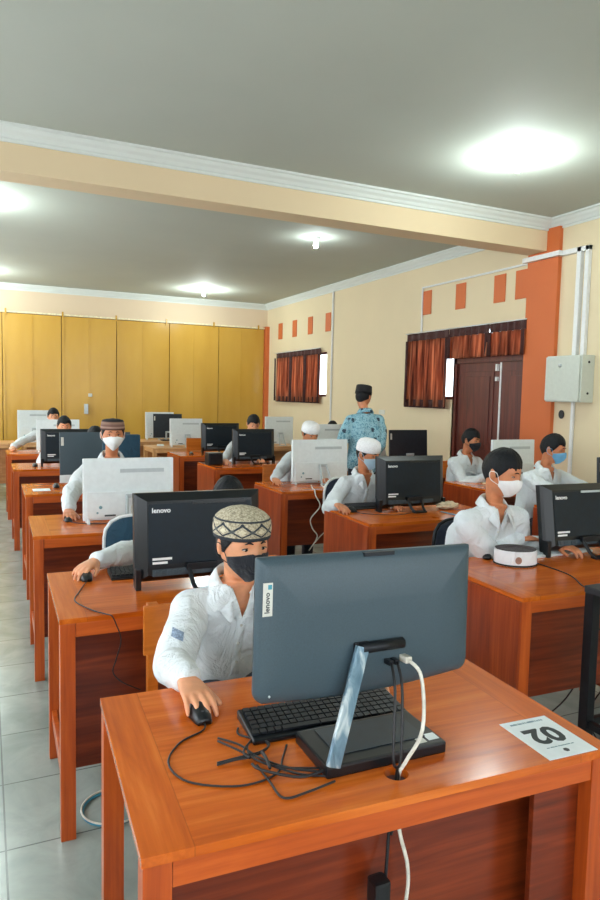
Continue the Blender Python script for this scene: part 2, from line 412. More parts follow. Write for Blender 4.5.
# cornices
def cornice(name, x0, y0, x1, y1, nx, ny, z=ZC):
    prof = [(0, 0), (.105, 0), (.105, -.018), (.085, -.024), (.07, -.045), (.045, -.062), (.03, -.085), (.016, -.09), (.016, -.112), (0, -.112)]
    bm = BM(); a = []; b = []
    for d, zz in prof:
        a.append(bm.verts.new((x0+nx*d, y0+ny*d, z+zz))); b.append(bm.verts.new((x1+nx*d, y1+ny*d, z+zz)))
    bm.faces.new(a); bm.faces.new(b[::-1]); n = len(a)
    for i in range(n): bm.faces.new((a[i], a[(i+1) % n], b[(i+1) % n], b[i]))
    return struct(name, bm, CORN)
cornice('trim_5', XL, 5.56, XR, 5.56, 0, -1); cornice('trim_6', XR, YF, XR, 5.56, -1, 0)
cornice('trim_7', XR, 5.83, XR, YB, -1, 0); cornice('trim_8', XL, YB, XR, YB, 0, -1)
cornice('trim_9', XL, YF, XL, 5.56, 1, 0); cornice('trim_10', XL, 5.83, XL, YB, 1, 0)
# orange ventilation blocks
k = 0
for ys in ((7.66, 6.94, 6.22, 5.86), (12.72, 12.02, 11.32, 10.6)):
    for j, y in enumerate(ys):
        k += 1
        o = struct('trim_%d' % (10+k), B(XR-.012, XR+.01, y, y+.19, 2.75, 3.07), ORNG)
# left windows frames (daylight side, outside the picture)
for i, (a, b) in enumerate([(-1.8, .6), (1.2, 3.8), (4.4, 6.9), (7.5, 10), (10.6, 13.2)]):
    bm = BM()
    for y in [a+.03, a+(b-a)/3, a+2*(b-a)/3, b-.03]: box(bm, XL-.12, XL-.06, y-.03, y+.03, .8, 2.9)
    for z in (.83, 2.2, 2.87): box(bm, XL-.12, XL-.06, a, b, z-.03, z+.03)
    struct('window_%d' % (i+1), bm, W_DOOR)
# right-wall windows
def rwin(n, y0, y1, z0, z1):
    bm = BM()
    for y in (y0+.02, (y0+y1)/2, y1-.02): box(bm, XR+.05, XR+.1, y-.02, y+.02, z0, z1)
    for z in (z0+.02, z1-.02): box(bm, XR+.05, XR+.1, y0, y1, z-.02, z+.02)
    w = struct('window_%d' % n, bm, W_DOOR)
    obj('window_pane', B(XR+.07, XR+.075, y0, y1, z0, z1), GLASS, w)
rwin(6, 7.12, 8.05, 1.6, 2.45); rwin(7, 10.72, 12.9, 1.6, 2.4)
# double door with curtained transom
dr = bpy.data.objects.new('door_1', None); COL.objects.link(dr); dr.location = (XR, 6.25, 0); dr['kind'] = 'structure'
def dobj(name, bm, m): o = obj(name, bm, m, dr); return o
bm = BM()
for y in (7.06, 5.40): box(bm, .0, .12, y-6.25, y-6.25+.07, FZ, 2.5)
box(bm, .0, .12, 5.4-6.25, 7.1-6.25, 2.06, 2.14); box(bm, .0, .12, 5.4-6.25, 7.1-6.25, 2.46, 2.52); dobj('door_frame', bm, W_DOOR)
for (a, b) in ((6.28, 7.06), (5.47, 6.255)):
    bm = BM(); a -= 6.25; b -= 6.25
    box(bm, .03, .07, a, b, FZ+.01, 2.06, bev=.003)
    for (z0, z1) in ((.05, .85), (1.0, 1.95)):
        box(bm, .018, .03, a+.1, b-.1, z0, z1, bev=.006); box(bm, .008, .018, a+.16, b-.16, z0+.06, z1-.06, bev=.005)
    dobj('door_leaf', bm, W_DOOR)
dobj('transom_glass', B(.07, .075, 5.42-6.25, 7.08-6.25, 2.14, 2.46), GLASS)
bm = BM(); box(bm, -.01, .03, .05, .075, 1.95, 2.03); box(bm, -.01, .03, .05, .075, 1.83, 1.88); dobj('door_latch', bm, WMT)
bm = BM(); box(bm, .022, .03, .006, .03, FZ+.02, 2.05); dobj('door_gap_strip', bm, WMT)
# curtains
def curtain(label, y0, y1, z0, z1, folds, seed, heading=.10):
    rt = thing('curtain', label, 'curtain', (XR-.03, (y0+y1)/2, z0), 0)
    w = y1-y0; hz = z1-z0; n = folds*14; bm = BM()
    def X(s, amp): return -amp*(.5+.5*math.sin(s*folds*2*PI+.8*math.sin(s*7+seed)))-.006
    for sh in (0,):
        g = []
        for j in range(9):
            z = heading*0+(hz-heading)*j/8; row = []
            for i in range(n+1):
                s = i/n; am = .045+.02*(1-j/8)
                row.append(bm.verts.new((X(s, am), (s-.5)*w, z)))
            g.append(row)
        for j in range(8):
            for i in range(n):
                bm.faces.new((g[j][i], g[j][i+1], g[j+1][i+1], g[j+1][i]))
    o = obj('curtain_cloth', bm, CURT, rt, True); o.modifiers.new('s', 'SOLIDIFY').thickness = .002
    bm = BM()
    for i in range(n): 
        s0, s1 = i/n, (i+1)/n
        a = [bm.verts.new((X(s, .02)-.008, (s-.5)*w, z)) for s, z in ((s0, hz-heading), (s1, hz-heading), (s1, hz), (s0, hz))]; bm.faces.new(a)
    bmesh.ops.remove_doubles(bm, verts=bm.verts, dist=1e-5)
    o = obj('curtain_heading', bm, CURD, rt, True); o.modifiers.new('s', 'SOLIDIFY').thickness = .003
    for k in (0, 2):
        yy = (-.5+k*.5)*w; yy = max(-.5*w, min(.5*w-.05, yy-.03))
        bm = BM(); n2 = 6; g = []
        for z in (0, hz-heading):
            g.append([bm.verts.new((-.062+.012*math.cos(i/n2*2*PI), yy+.05*i/n2, z)) for i in range(n2+1)])
        for i in range(n2): bm.faces.new((g[0][i], g[0][i+1], g[1][i+1], g[1][i]))
        o = obj('gathered_edge', bm, CURD, rt, True); o.modifiers.new('s', 'SOLIDIFY').thickness = .004
    if hz > .6:
        bm = BM(); g = []
        for z in (-.02, .09): g.append([bm.verts.new((X(i/n, .048)-.006, (i/n-.5)*w, z)) for i in range(n+1)])
        for i in range(n): bm.faces.new((g[0][i], g[0][i+1], g[1][i+1], g[1][i]))
        o = obj('curtain_hem', bm, CURD, rt, True); o.modifiers.new('s', 'SOLIDIFY').thickness = .003
    bm = BM(); tube(bm, [(-.045, -.5*w-.02, hz+.005), (-.045, .5*w+.02, hz+.005)], .007, 8); obj('curtain_rod', bm, WMT, rt, True)
    return rt
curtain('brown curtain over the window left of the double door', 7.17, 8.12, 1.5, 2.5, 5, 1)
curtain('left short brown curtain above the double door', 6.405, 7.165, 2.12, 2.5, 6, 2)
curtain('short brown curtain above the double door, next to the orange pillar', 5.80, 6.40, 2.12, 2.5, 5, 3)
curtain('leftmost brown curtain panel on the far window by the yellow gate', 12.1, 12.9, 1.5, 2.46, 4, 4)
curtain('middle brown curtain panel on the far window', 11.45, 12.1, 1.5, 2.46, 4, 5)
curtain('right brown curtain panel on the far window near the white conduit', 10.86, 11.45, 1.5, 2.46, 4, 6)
# conduits
def conduit(pts, label, w=.03):
    bm = BM()
    for a, b in zip(pts, pts[1:]):
        lo = [min(a[i], b[i])-w/2 for i in range(3)]; hi = [max(a[i], b[i])+w/2 for i in range(3)]
        box(bm, lo[0], hi[0], lo[1], hi[1], lo[2], hi[2], bev=.003)
    return tag(obj('cable_conduit', bm, WMT), label, 'conduit')
conduit([(XR-.015, 7.85, 2.52), (XR-.015, 7.85, 3.12), (XR-.015, 5.86, 3.12)], 'thin white cable duct running above the orange blocks over the double door', .022)
conduit([(XR-.075, 5.84, 3.14), (XR-.075, 5.36, 3.14)], 'white duct bent around the orange pillar', .05)
conduit([(XR-.025, 5.358, 3.14), (XR-.025, 5.12, 3.14), (XR-.025, 5.12, 2.09)], 'white duct rising from the left of the grey electrical box', .05)
conduit([(XR-.025, 5.09, 3.14), (XR-.025, 5.02, 3.14), (XR-.025, 5.02, 2.09)], 'white duct rising from the right of the grey electrical box', .045)
conduit([(XR-.018, 10.5, 3.4), (XR-.018, 10.5, FZ+.015)], 'long thin vertical white duct between the two curtained windows', .026)
conduit([(XR-.018, 5.12, 1.6), (XR-.018, 5.12, FZ+.016)], 'white duct running down below the grey electrical box', .03)
# electrical box
eb = thing('electrical_box', 'grey metal electrical cabinet on the wall beside the orange pillar', 'electrical box', (XR-.001, 5.12, 1.6))
obj('box_body', B(-.17, 0, -.23, .23, 0, .47, bev=.006), mat('box_grey_paint', (196, 202, 192), .35, var=.02), eb)
obj('box_door', B(-.19, -.171, -.215, .225, .012, .458, bev=.004), mat('box_grey_door', (190, 196, 186), .4, var=.02), eb)
bm = BM(); ball(bm, (-.195, .03, .37), .018, 12); obj('box_lock', bm, MSV, eb, True)
for z in (.09, .40):
    bm = BM(); tube(bm, [(-.08, -.236, z), (-.08, -.229, z)], .012, 12); obj('hinge_screw', bm, CRM, eb)
bm = BM(); tube(bm, [(XR-.012, 5.28, 1.47), (XR, 5.28, 1.47)], .035, 16, flat=1.3); s_ = tag(obj('hook', bm, CRM), 'small black ring hook on the wall under the electrical box', 'hook')
sk = tag(obj('wall_socket', B(XR-.012, XR, 8.75, 8.9, 1.35, 1.42, bev=.003), LAB), 'small cream socket plate on the wall left of the double door curtains', 'socket')
# lamps
def lamp(x, y, label, pw, up=True):
    r = thing('ceiling_bulb', label, 'light bulb', (x, y, ZC-.10))
    bm = BM(); lathe(bm, [(.022, .055), (.03, .07), (.055, .085), (.05, .10)], 20); obj('bulb_holder', bm, WMT, r, True)
    bm = BM(); lathe(bm, [(.002, -.030), (.016, -.027), (.027, -.014), (.031, .004), (.028, .022), (.022, .04), (.018, .055)], 20); obj('bulb_glass', bm, BULB, r, True)
    l = bpy.data.lights.new('bulb_light', 'POINT'); l.energy = pw; l.color = (.88, 1, .98); l.shadow_soft_size = .06
    lo = bpy.data.objects.new('bulb_light', l); COL.objects.link(lo); lo.parent = r; lo.location = (0, 0, -.085)
    return r
lamp(3.82, 4.25, 'large glowing bulb on the ceiling in front of the beam', 15)
lamp(3.66, 7.5, 'small lit bulb on the ceiling just behind the beam', 2.5)
lamp(3.68, 12.2, 'glowing bulb near the back gate', 20)
lamp(-.15, 7.7, 'glowing bulb at the left edge of the photo behind the beam', 28)
lamp(-.2, 12.2, 'distant glowing bulb at the left edge near the yellow gate', 30)

# ------------------------------------------------------------------ desks
DW, DD, DH = 1.15, .70, .75
def plate_hole(bm, x0, x1, y0, y1, z0, z1, hx, hy, hr, n=32):
    rows = []
    def per(a):
        c, s = math.cos(a), math.sin(a)
        tx = ((x1-hx) if c > 0 else (x0-hx))/c if abs(c) > 1e-9 else 1e9; ty = ((y1-hy) if s > 0 else (y0-hy))/s if abs(s) > 1e-9 else 1e9
        k = min(tx, ty); return (hx+c*k, hy+s*k)
    ang = sorted([2*PI*i/n for i in range(n)]+[math.atan2(y-hy, x-hx) % (2*PI) for x in (x0, x1) for y in (y0, y1)])
    ci = [(hx+hr*math.cos(a), hy+hr*math.sin(a)) for a in ang]; ou = [per(a) for a in ang]
    L = [[bm.verts.new((*p, z)) for p in ring] for ring, z in ((ci, z1), (ou, z1), (ou, z0), (ci, z0))]
    m = len(ang)
    for j in range(4):
        a, b = L[j], L[(j+1) % 4]
        for i in range(m): bm.faces.new((a[i], a[(i+1) % m], b[(i+1) % m], b[i]))
def make_desk(name, side, mats, label, loc, rz):
    T, Lg, Rl, Pn, Sd = mats
    r = thing(name, label, 'desk', loc, rz)
    bm = BM(); plate_hole(bm, 0, DW, 0, DD, DH-.020, DH, .585, .085, .028); obj('tabletop', bm, T, r)
    z1 = DH-.0205; lw = .055; e = .003; pb = .23 if side else .10
    for x in (e, DW-e-lw):
        for y in (e, DD-e-lw): obj('leg', B(x, x+lw, y, y+lw, FZ, z1, bev=.002), Lg, r)
    obj('apron', B(e+lw+.001, DW-e-lw-.001, .006, .028, z1-.055, z1, bev=.002), Rl, r)
    obj('apron', B(e+lw+.001, DW-e-lw-.001, DD-.028, DD-.006, z1-.055, z1, bev=.002), Rl, r)
    for x in (.012, DW-.034): obj('side_rail', B(x, x+.022, e+lw+.001, DD-e-lw-.001, z1-.055, z1, bev=.002), Rl, r)
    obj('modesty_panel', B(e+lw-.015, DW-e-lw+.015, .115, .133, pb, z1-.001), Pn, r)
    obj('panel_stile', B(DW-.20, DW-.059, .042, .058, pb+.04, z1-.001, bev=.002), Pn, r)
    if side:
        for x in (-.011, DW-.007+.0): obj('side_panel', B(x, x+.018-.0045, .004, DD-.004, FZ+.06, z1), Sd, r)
    else:
        for x in (.014, DW-.036): obj('foot_rail', B(x, x+.022, e+lw+.001, DD-e-lw-.001, .05, .11, bev=.002), Rl, r)
    return r
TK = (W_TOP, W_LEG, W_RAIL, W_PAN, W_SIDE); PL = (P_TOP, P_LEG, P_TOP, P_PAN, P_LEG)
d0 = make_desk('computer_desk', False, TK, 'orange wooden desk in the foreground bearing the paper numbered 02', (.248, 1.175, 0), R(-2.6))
for (x, y, rz, lb) in ((.24, 2.595, -1, 'second wooden desk of the left column, right behind the boy in the diamond cap'),
        (.245, 4.165, -1, 'third wooden desk of the left column, under the large white computer'),
        (.29, 5.87, 0, 'fourth wooden desk of the left column, under the slate computer with a silver chin'),
        (.265, 7.75, 0, 'fifth wooden desk of the left column with a mouse on its bare left corner'),
        (.255, 9.65, 0, 'sixth and last dark orange desk of the left column')):
    dup(d0, (x, y, 0), R(rz), lb)
m0 = make_desk('computer_desk', True, TK, 'red-brown panel-sided desk with the white and black cap on it', (2.10, 2.18, 0), R(-2))
for (x, y, rz, lb) in ((2.34, 3.87, -2, 'panel-sided desk of the boy in the white skullcap and blue mask'),
        (2.38, 5.44, -1, 'panel-sided desk with two white cables hanging over its front'),
        (2.40, 7.42, 0, 'panel-sided desk with the black box on its left corner'),
        (2.40, 8.98, 0, 'panel-sided desk behind the black box, partly hidden by a black computer'),
        (4.10, 3.48, 0, 'wooden desk of the boy in the blue mask at the right edge'),
        (4.32, 4.98, 0, 'red-brown desk in front of the boy with the black mask by the door'),
        (4.30, 6.75, 0, 'desk by the right wall beneath the thin dark computer, right of the teacher'),
        ):
    dup(m0, (x, y, 0), R(rz), lb)
p0 = make_desk('computer_desk', False, PL, 'pale wooden desk at the far left edge, before the yellow gate', (-.72, 11.6, 0), 0)
for (x, y, rz, lb) in ((.55, 11.75, 0, 'pale wooden desk of the back row with the farthest left white computer'),
        (2.33, 10.3, 0, 'pale desk with a lone white computer, in the middle before the gate'),
        (2.33, 11.75, 0, 'rearmost pale desk in the middle with a dark and a white computer'),
        (4.2, 8.65, 0, 'pale desk by the right wall, left of the teacher'),
        (4.25, 10.4, 0, 'rearmost pale desk by the right wall below the far curtains')):
    dup(p0, (x, y, 0), R(rz), lb)

# ------------------------------------------------------------------ computers (seen from behind; local: x right, -y = back side towards the photo, z up)
LENO = 'lenovo'
RXm = Mx.Rotation(R(90), 4, 'X')
def computer_black(label, x, y, z, rz, w=.57, h=.385, tilt=4, brand=True, sticker=False):
    r = thing('all_in_one_computer', label, 'computer', (x, y, z), rz)
    T = Mx.Rotation(R(-tilt), 4, 'X'); hw = w/2; z0, z1 = .03, .03+h
    bm = BM()  # shell with a bevelled back
    def ring(ix, iz0, iz1, yy): return [T @ V((-hw+ix, yy, z0+iz0)), T @ V((hw-ix, yy, z0+iz0)), T @ V((hw-ix, yy, z1-iz1)), T @ V((-hw+ix, yy, z1-iz1))]
    rings(bm, [ring(.004, .004, .004, .035), ring(0, 0, 0, .03), ring(0, 0, 0, 0), ring(.012, .006, .010, -.012), ring(.05, .03, .034, -.04)])
    sh = obj('shell', bm, MB_, r)
    bm = BM(); prism(bm, [(-hw+.055, z0+.075), (hw-.055, z0+.075), (hw-.055, z1-.045), (-hw+.055, z1-.045)], .0405, .0425, T @ RXm); obj('rear_cover', bm, MBP, r)
    bm = BM(); box(bm, -.04, w*.36, -.048, -.0428, z1-.052, z1-.04, bev=.002, mat_=T); obj('carry_slot', bm, MWG if sticker else MB_, r)
    obj('screen', box(BM(), -hw+.02, hw-.02, .0355, .037, z0+.05, z1-.02, mat_=T), SCR, r)
    bm = BM(); box(bm, -hw+.07, hw-.12, -.046, -.041, z0+.025, z0+.055, bev=.002, mat_=T)
    for k in range(9): box(bm, -hw+.08+k*.026, -hw+.098+k*.026, -.049, -.046, z0+.03, z0+.05, mat_=T)
    obj('port_strip', bm, mat('port_strip_grey', (58, 72, 82), .4), r)
    for k in (0, 1):
        bm = BM(); box(bm, -hw+.075+k*.0-.005, -hw+.135+.02*k, -.0445, -.0428, z0+.078+k*.017, z0+.088+k*.017, mat_=T)
        if k: box(bm, -hw+.1, -hw+.15, -.0446, -.0428, z0+.095, z0+.105, mat_=T)
        obj('label_sticker', bm, LOGO, r)
    if brand:
        bm = text_bm(LENO, .03, T @ Mx.Translation((-hw+.11, -.0432, z1-.075)) @ RXm, bold=.0006); obj('brand_name', bm, LOGO, r)
    if sticker:
        obj('sticker', box(BM(), .0, .09, .0, .022, z1-.001, z1+.0005, mat_=T), YEL, r)
    for s in (-1, 1):
        bm = BM(); box(bm, s*(hw-.012)-.012, s*(hw-.012)+.012, -.03, .03, .0, z0+.06, bev=.003); obj('foot', bm, MB_, r)
    # rear prop: sloping loop
    bm = BM(); a = V((0, -.04, z0+.06)); P = .0
    for s in (-1, 1): tube(bm, [(.06*s, -.035, z0+.07), (.052*s, -.09, .03), (.045*s, -.125, .008)], .010, 8)
    box(bm, -.055, .055, -.14, -.10, .0, .012, bev=.003); box(bm, -.07, .07, -.055, -.035, z0+.05, z0+.08, bev=.003)
    obj('prop_stand', bm, CRM, r)
    return r
def computer_white(label, x, y, z, rz, w=.58, h=.40, tilt=2):
    r = thing('all_in_one_computer', label, 'computer', (x, y, z), rz)
    T = Mx.Rotation(R(-tilt), 4, 'X'); hw = w/2; z0, z1 = .02, .02+h
    bm = BM(); box(bm, -hw, hw, -.018, .018, z0, z1, bev=.006, mat_=T); obj('shell', bm, MW, r)
    bm = BM(); box(bm, -hw+.02, hw-.02, -.035, -.0185, z0+.012, z0+h*.46, bev=.005, mat_=T); obj('rear_housing', bm, MW, r)
    bm = BM(); box(bm, -.06, w*.39, -.0205, -.0182, z1-.095, z1-.07, mat_=T); obj('vent_slot', bm, MWG, r)
    obj('screen', box(BM(), -hw+.02, hw-.02, .0185, .020, z0+.05, z1-.02, mat_=T), SCR, r)
    bm = BM(); box(bm, -hw+.13, -hw+.20, -.0375, -.0352, z0+.025, z0+.036, mat_=T); obj('disc_slot', bm, INK, r)
    bm = BM()
    for (px, pz, q) in ((-hw+.105, .085, .011), (-hw+.085, .05, .007)): tube(bm, [T @ V((px, -.035, z0+pz)), T @ V((px, -.038, z0+pz))], q, 12)
    obj('port', bm, mat('port_teal_grey', (120, 160, 170), .4), r)
    for s in (-1, 1):
        bm = BM(); prism(bm, [(-.045, 0), (.06, 0), (.04, .012), (.0, .05), (-.02, .05)], s*(hw-.03)-.008, s*(hw-.03)+.008, Mx(((0, 0, 1, 0), (1, 0, 0, 0), (0, 1, 0, 0), (0, 0, 0, 1)))); obj('foot', bm, MW, r)
    bm = BM()
    for s in (-1, 1): tube(bm, [(.015+.035*s, -.034, z0+h*.40), (.015+.05*s, -.11, .05), (.015+.055*s, -.135, .008)], .0105, 8)
    box(bm, -.05, .08, -.15, -.115, 0, .012, bev=.003); box(bm, -.03, .06, -.045, -.034, z0+h*.36, z0+h*.42, bev=.003); obj('prop_stand', bm, MWG, r)
    bm = BM(); tube(bm, [(.01, -.04, z0+.09), (.0, -.08, z0+.05), (.02, -.09, .012)], .003, 6, 4); obj('power_lead', bm, CWH, r, True)
    return r
def computer_slate(label, x, y, z, rz, w=.56, h=.36, chin=True, tagged=True):
    r = thing('all_in_one_computer', label, 'computer', (x, y, z), rz)
    T = Mx.Rotation(R(-4), 4, 'X'); hw = w/2; z0, z1 = .05, .05+h
    bm = BM(); box(bm, -hw, hw, -.012, .012, z0+(.055 if chin else 0), z1, bev=.005, mat_=T); obj('shell', bm, MSL if chin else mat('dark_slate_plastic', (28, 38, 48), .4), r)
    if chin: bm = BM(); box(bm, -hw, hw, -.011, .011, z0-.015, z0+.054, bev=.004, mat_=T); obj('silver_chin', bm, MW, r)
    obj('screen', box(BM(), -hw+.01, hw-.01, .0125, .014, z0+.06, z1-.01, mat_=T), SCR, r)
    if tagged: bm = BM(); box(bm, -hw+.012, -hw+.035, -.0135, -.0122, z1-.12, z1-.045, mat_=T); obj('label_tag', bm, LAB, r)
    bm = BM(); box(bm, -.05, -.02, -.03, -.02, .02, z0+.12, bev=.003); box(bm, -.02, .06, -.035, -.012, z0+.09, z0+.12, bev=.005); obj('stand_arm', bm, MSV, r)
    bm = BM(); box(bm, -.12, .12, -.10, .07, 0, .018, bev=.005); obj('stand_base', bm, CRM, r)
    return r
def keyboard(label, x, y, z, rz, m=KEY, body=None, lead=True):
    r = thing('keyboard', label, 'keyboard', (x, y, z), rz); w, d = .44, .15
    bm = BM(); prism(bm, [(-.075, 0), (.075, 0), (.075, .012), (-.075, .024)], -w/2, w/2, Mx(((0, 0, 1, 0), (1, 0, 0, 0), (0, 1, 0, 0), (0, 0, 0, 1)))); 
    bmesh.ops.bevel(bm, geom=list(bm.edges), offset=.003, segments=1, affect='EDGES'); obj('key_tray', bm, body or MB_, r)
    bm = BM(); sl = -.012/.15
    for j in range(6):
        yy = -.055+j*.0205; zz = .018+sl*yy+.0015; xx = -w/2+.012
        while xx < w/2-.02:
            kw = .0165
            if j == 5 and abs(xx+.02) < .06: kw = .10
            if .075 < xx < .085 and j != 9: xx += .008
            T = Mx.Translation((xx+kw/2, yy, zz)) @ Mx.Rotation(math.atan(sl), 4, 'X')
            box(bm, -kw/2, kw/2, -.008, .008, 0, .006, mat_=T); xx += kw+.0035
    o = obj('keys', bm, m, r); o['kind'] = 'stuff'
    return r
def mouse(label, x, y, z, rz, m=None, cable=None):
    r = thing('computer_mouse', label, 'mouse', (x, y, z), rz)
    bm = BM()
    rs = []
    for k in range(9):
        s = -1+2*k/8; q = math.sqrt(max(0, 1-s*s*.93)); wid = .030*(.55+.45*q)*(.9 if s < 0 else 1); hh = .036*(.25+.75*q)*(.85 if s < 0 else 1)
        ring = []
        for i in range(16):
            a = 2*PI*i/16; ca, sa = math.cos(a), math.sin(a)
            ring.append(V((wid*ca, s*.053, .004+max(0, sa)**.8*hh if sa > 0 else .002)))
        rs.append(ring)
    rings(bm, rs); obj('mouse_shell', bm, m or MB_, r, True)
    bm = BM(); tube(bm, [(0, -.043, .018), (0, -.028, .028)], .005, 10); obj('scroll_wheel', bm, INK, r)
    if cable: spline_tube('mouse_cable', cable, .0024, CBK, r)
    return r
DZ = DH
# --- foreground computer: built on its own (slate back, kick-stand arm, square base)
def front_computer():
    r = thing('all_in_one_computer', 'large slate-backed computer in the foreground on a square base', 'computer', (.845, 1.355, DZ))
    # panel: corners from the measured place
    bl, br, tl_, tr_ = V((.512, 1.318, .932)), V((1.112, 1.345, .912)), V((.530, 1.330, 1.250)), V((1.122, 1.368, 1.232))
    o0 = V(r.location); c = (bl+br+tl_+tr_)/4-o0
    ex = ((br-bl)+(tr_-tl_)).normalized(); ez = ((tl_-bl)+(tr_-br)); ez = (ez-ex*ez.dot(ex)).normalized(); ey = ez.cross(ex)
    W2 = ((br-bl).length+(tr_-tl_).length)/4; H2 = ((tl_-bl).length+(tr_-br).length)/4
    T = Mx.Translation(c) @ Mx((ex, ey, ez)).transposed().to_4x4()
    def outl(i, bulge=.014):
        p = []; rb = .028; rt = .004
        for (cx, cz, rad, a0) in ((W2-i, -H2+i, rb, -90), (W2-i, H2-i, rt, 0), (-W2+i, H2-i, rt, 90), (-W2+i, -H2+i, rb, 180)):
            ccx = cx-rad*(1 if cx > 0 else -1); ccz = cz-rad*(1 if cz > 0 else -1)
            for k in range(7): a = R(a0+k*15); p.append((ccx+rad*math.cos(a), ccz+rad*math.sin(a)))
        # densify the bottom edge with a slight sag
        q = []
        for k in range(1, 8): s = k/8; q.append((-W2+i+.028+(2*W2-2*i-.056)*s, -H2+i-bulge*math.sin(PI*s)))
        return p+q
    bm = BM(); rs = []
    for (i, yy) in ((.002, .010), (0, .008), (0, -.003), (.006, -.010), (.02, -.016), (.06, -.022), (.11, -.025)):
        rs.append([T @ V((x, yy, z)) for x, z in outl(i)])
    rings(bm, rs); sh = obj('rear_shell', bm, MSL, r)
    for p in sh.data.polygons: p.use_smooth = len(p.vertices) == 4
    obj('screen', box(BM(), -W2+.008, W2-.008, .0102, .012, -H2+.035, H2-.01, mat_=T), SCR, r)
    obj('top_vent', box(BM(), -.03, .055, -.016, -.004, H2-.011, H2-.002, mat_=T), CRM, r)
    # label
    LT = T @ Mx.Translation((-W2+.020, -.0193, H2-.088)) @ RXm
    lb = obj('brand_label', box(BM(), -.011, .0115, -.036, .036, -.001, .0008, mat_=LT), LAB, r)
    bm = text_bm(LENO, .0165, LT @ Mx.Translation((-.001, -.007, .0012)) @ Mx.Rotation(R(90), 4, 'Z'), .0003, .0004); obj('brand_lettering', bm, INK, lb)
    obj('label_badge', box(BM(), .0, .009, .022, .032, .0008, .0014, mat_=LT), mat('label_teal', (58, 140, 160), .5), lb)
    bm = BM(); ball(bm, T @ V((-W2+.03, -.018, -H2+.02)), .003, 8); obj('screw', bm, MSV, r, True)
    # hinge barrel and arm
    bm = BM(); tube(bm, [T @ V((-.045, -.035, -.058)), T @ V((.072, -.035, -.058))], .0125, 16); obj('hinge_barrel', bm, CRM, r, True)
    a = T @ V((-.048, -.040, -.062)); b = V((-.155, -.09, .03))
    s, u, d = frame(b-a, V((0, 1, 0))); bm = BM()
    Tm = Mx((s, u, d)).transposed().to_4x4(); Tm.translation = a; L = (b-a).length
    box(bm, -.017, .017, -.006, .006, -.01, L, bev=.004, mat_=Tm)
    t = NT('crinkled_silver_tape'); v = t.coord(); f = t.noise(t.mapping(v, (1, 1, .35)), 34, 3, .5, 1.0)
    t.col(t.ramp(f, [(.3, (92, 122, 142)), (.5, (120, 150, 168)), (.68, (206, 220, 226))])); t.bump(f, .6, .006); t.p(Roughness=.25, Metallic=.25)
    obj('stand_arm', bm, t.m, r)
    bm = BM(); box(bm, -.06, -.02, -.03, .0, -.075, -.045, bev=.004, mat_=T); obj('arm_joint', bm, CRM, r)
    Z = Mx.Rotation(R(-1), 4, 'Z')
    bm = BM(); box(bm, -.165, .155, -.088, .09, .0, .028, bev=.006, mat_=Z); bs = obj('stand_base', bm, MB_, r)
    obj('base_tray', box(BM(), -.12, .12, -.05, .075, .0285, .030, mat_=Z), mat('dark_teal_plastic', (26, 40, 52), .3), bs)
    obj('base_sticker', box(BM(), .118, .148, -.070, -.040, .0285, .0290, mat_=Z), PAP, bs)
    obj('base_sticker', box(BM(), .088, .110, -.074, -.052, .0285, .0290, mat_=Z), LAB, bs)
    # plugs at the back
    bm = BM()
    for k, px in enumerate((.028, .045)): box(bm, px, px+.012, -.045, -.022, -.105, -.094, mat_=T)
    obj('plug', bm, CRM, r)
    obj('plug', box(BM(), .072, .09, -.05, -.022, -.105, -.09, bev=.002, mat_=T), CWH, r)
    P = [T @ V((.081, -.05, -.098)), T @ V((.095, -.08, -.13)), V((.05, -.135, .10)), V((.012, -.13, .03)), V((-.002, -.122, -.005)), V((-.004, -.122, -.08)), V((-.0, -.133, -.14)), V((.022, -.135, -.22)), V((.022, -.135, -.3)), V((-.01, -.135, -.45))]
    spline_tube('network_cable', P, .0045, CWH, r)
    for k in range(2):
        P = [T @ V((.034+.017*k, -.045, -.10)), T @ V((.02+.02*k, -.08, -.15)), V((-.03+.02*k, -.14, .05)), V((-.015, -.135, .02)), V((-.012+.006*k, -.126, -.01)), V((-.014+.006*k, -.126, -.1)), V((-.02, -.126, -.14))]
        spline_tube('power_cable', P, .0035, CBK, r)
    return r
front_computer()
keyboard('black keyboard in front of the boy in the diamond cap', .805, 1.53, DZ, R(176))
mouse('black mouse under the right hand of the boy in the diamond cap', .503, 1.665, DZ, R(-2), cable=[(0, -.053, .008), (-.012, -.08, .003), (-.08, -.12, .003), (-.125, -.20, .003), (-.10, -.29, .003), (.0, -.345, .003), (.09, -.33, .003), (.13, -.27, .003), (.16, -.22, .003)])
# tangle of cable on the desk
tg = thing('cable_bundle', 'tied bundle of black keyboard cable lying between mouse and computer base', 'cable', at(262, 755, DZ))
o_ = V(tg.location)
def tang(pts, r=.0026, m=CBK): spline_tube('cable_strand', [at(a, b, DZ+.004+c*.004)-o_ for a, b, c in pts], r, m, tg)
tang([(218, 738, 0), (240, 745, 1), (258, 757, 2), (290, 768, 1), (328, 772, 1)]); tang([(218, 741, 0), (238, 750, 2), (262, 762, 1), (300, 774, 0), (330, 776, 0)])
tang([(217, 765, 0), (235, 760, 1), (254, 756, 2), (268, 747, 1), (262, 740, 0), (248, 744, 1), (252, 757, 2), (280, 767, 1), (326, 768, 1)])
tang([(217, 763, 0), (240, 757, 2), (262, 751, 2), (268, 742, 1), (240, 735, 0), (238, 728, 0)]); tang([(257, 765, 0), (270, 782, 0), (284, 798, 0), (310, 791, 0), (335, 781, 0)])
tang([(250, 758, 3), (244, 750, 2), (262, 728, 0)]); tang([(252, 764, 2), (262, 770, 3), (300, 777, 1), (325, 770, 2)], .0032); tang([(270, 768, 3), (266, 758, 4), (262, 752, 3)], .004)
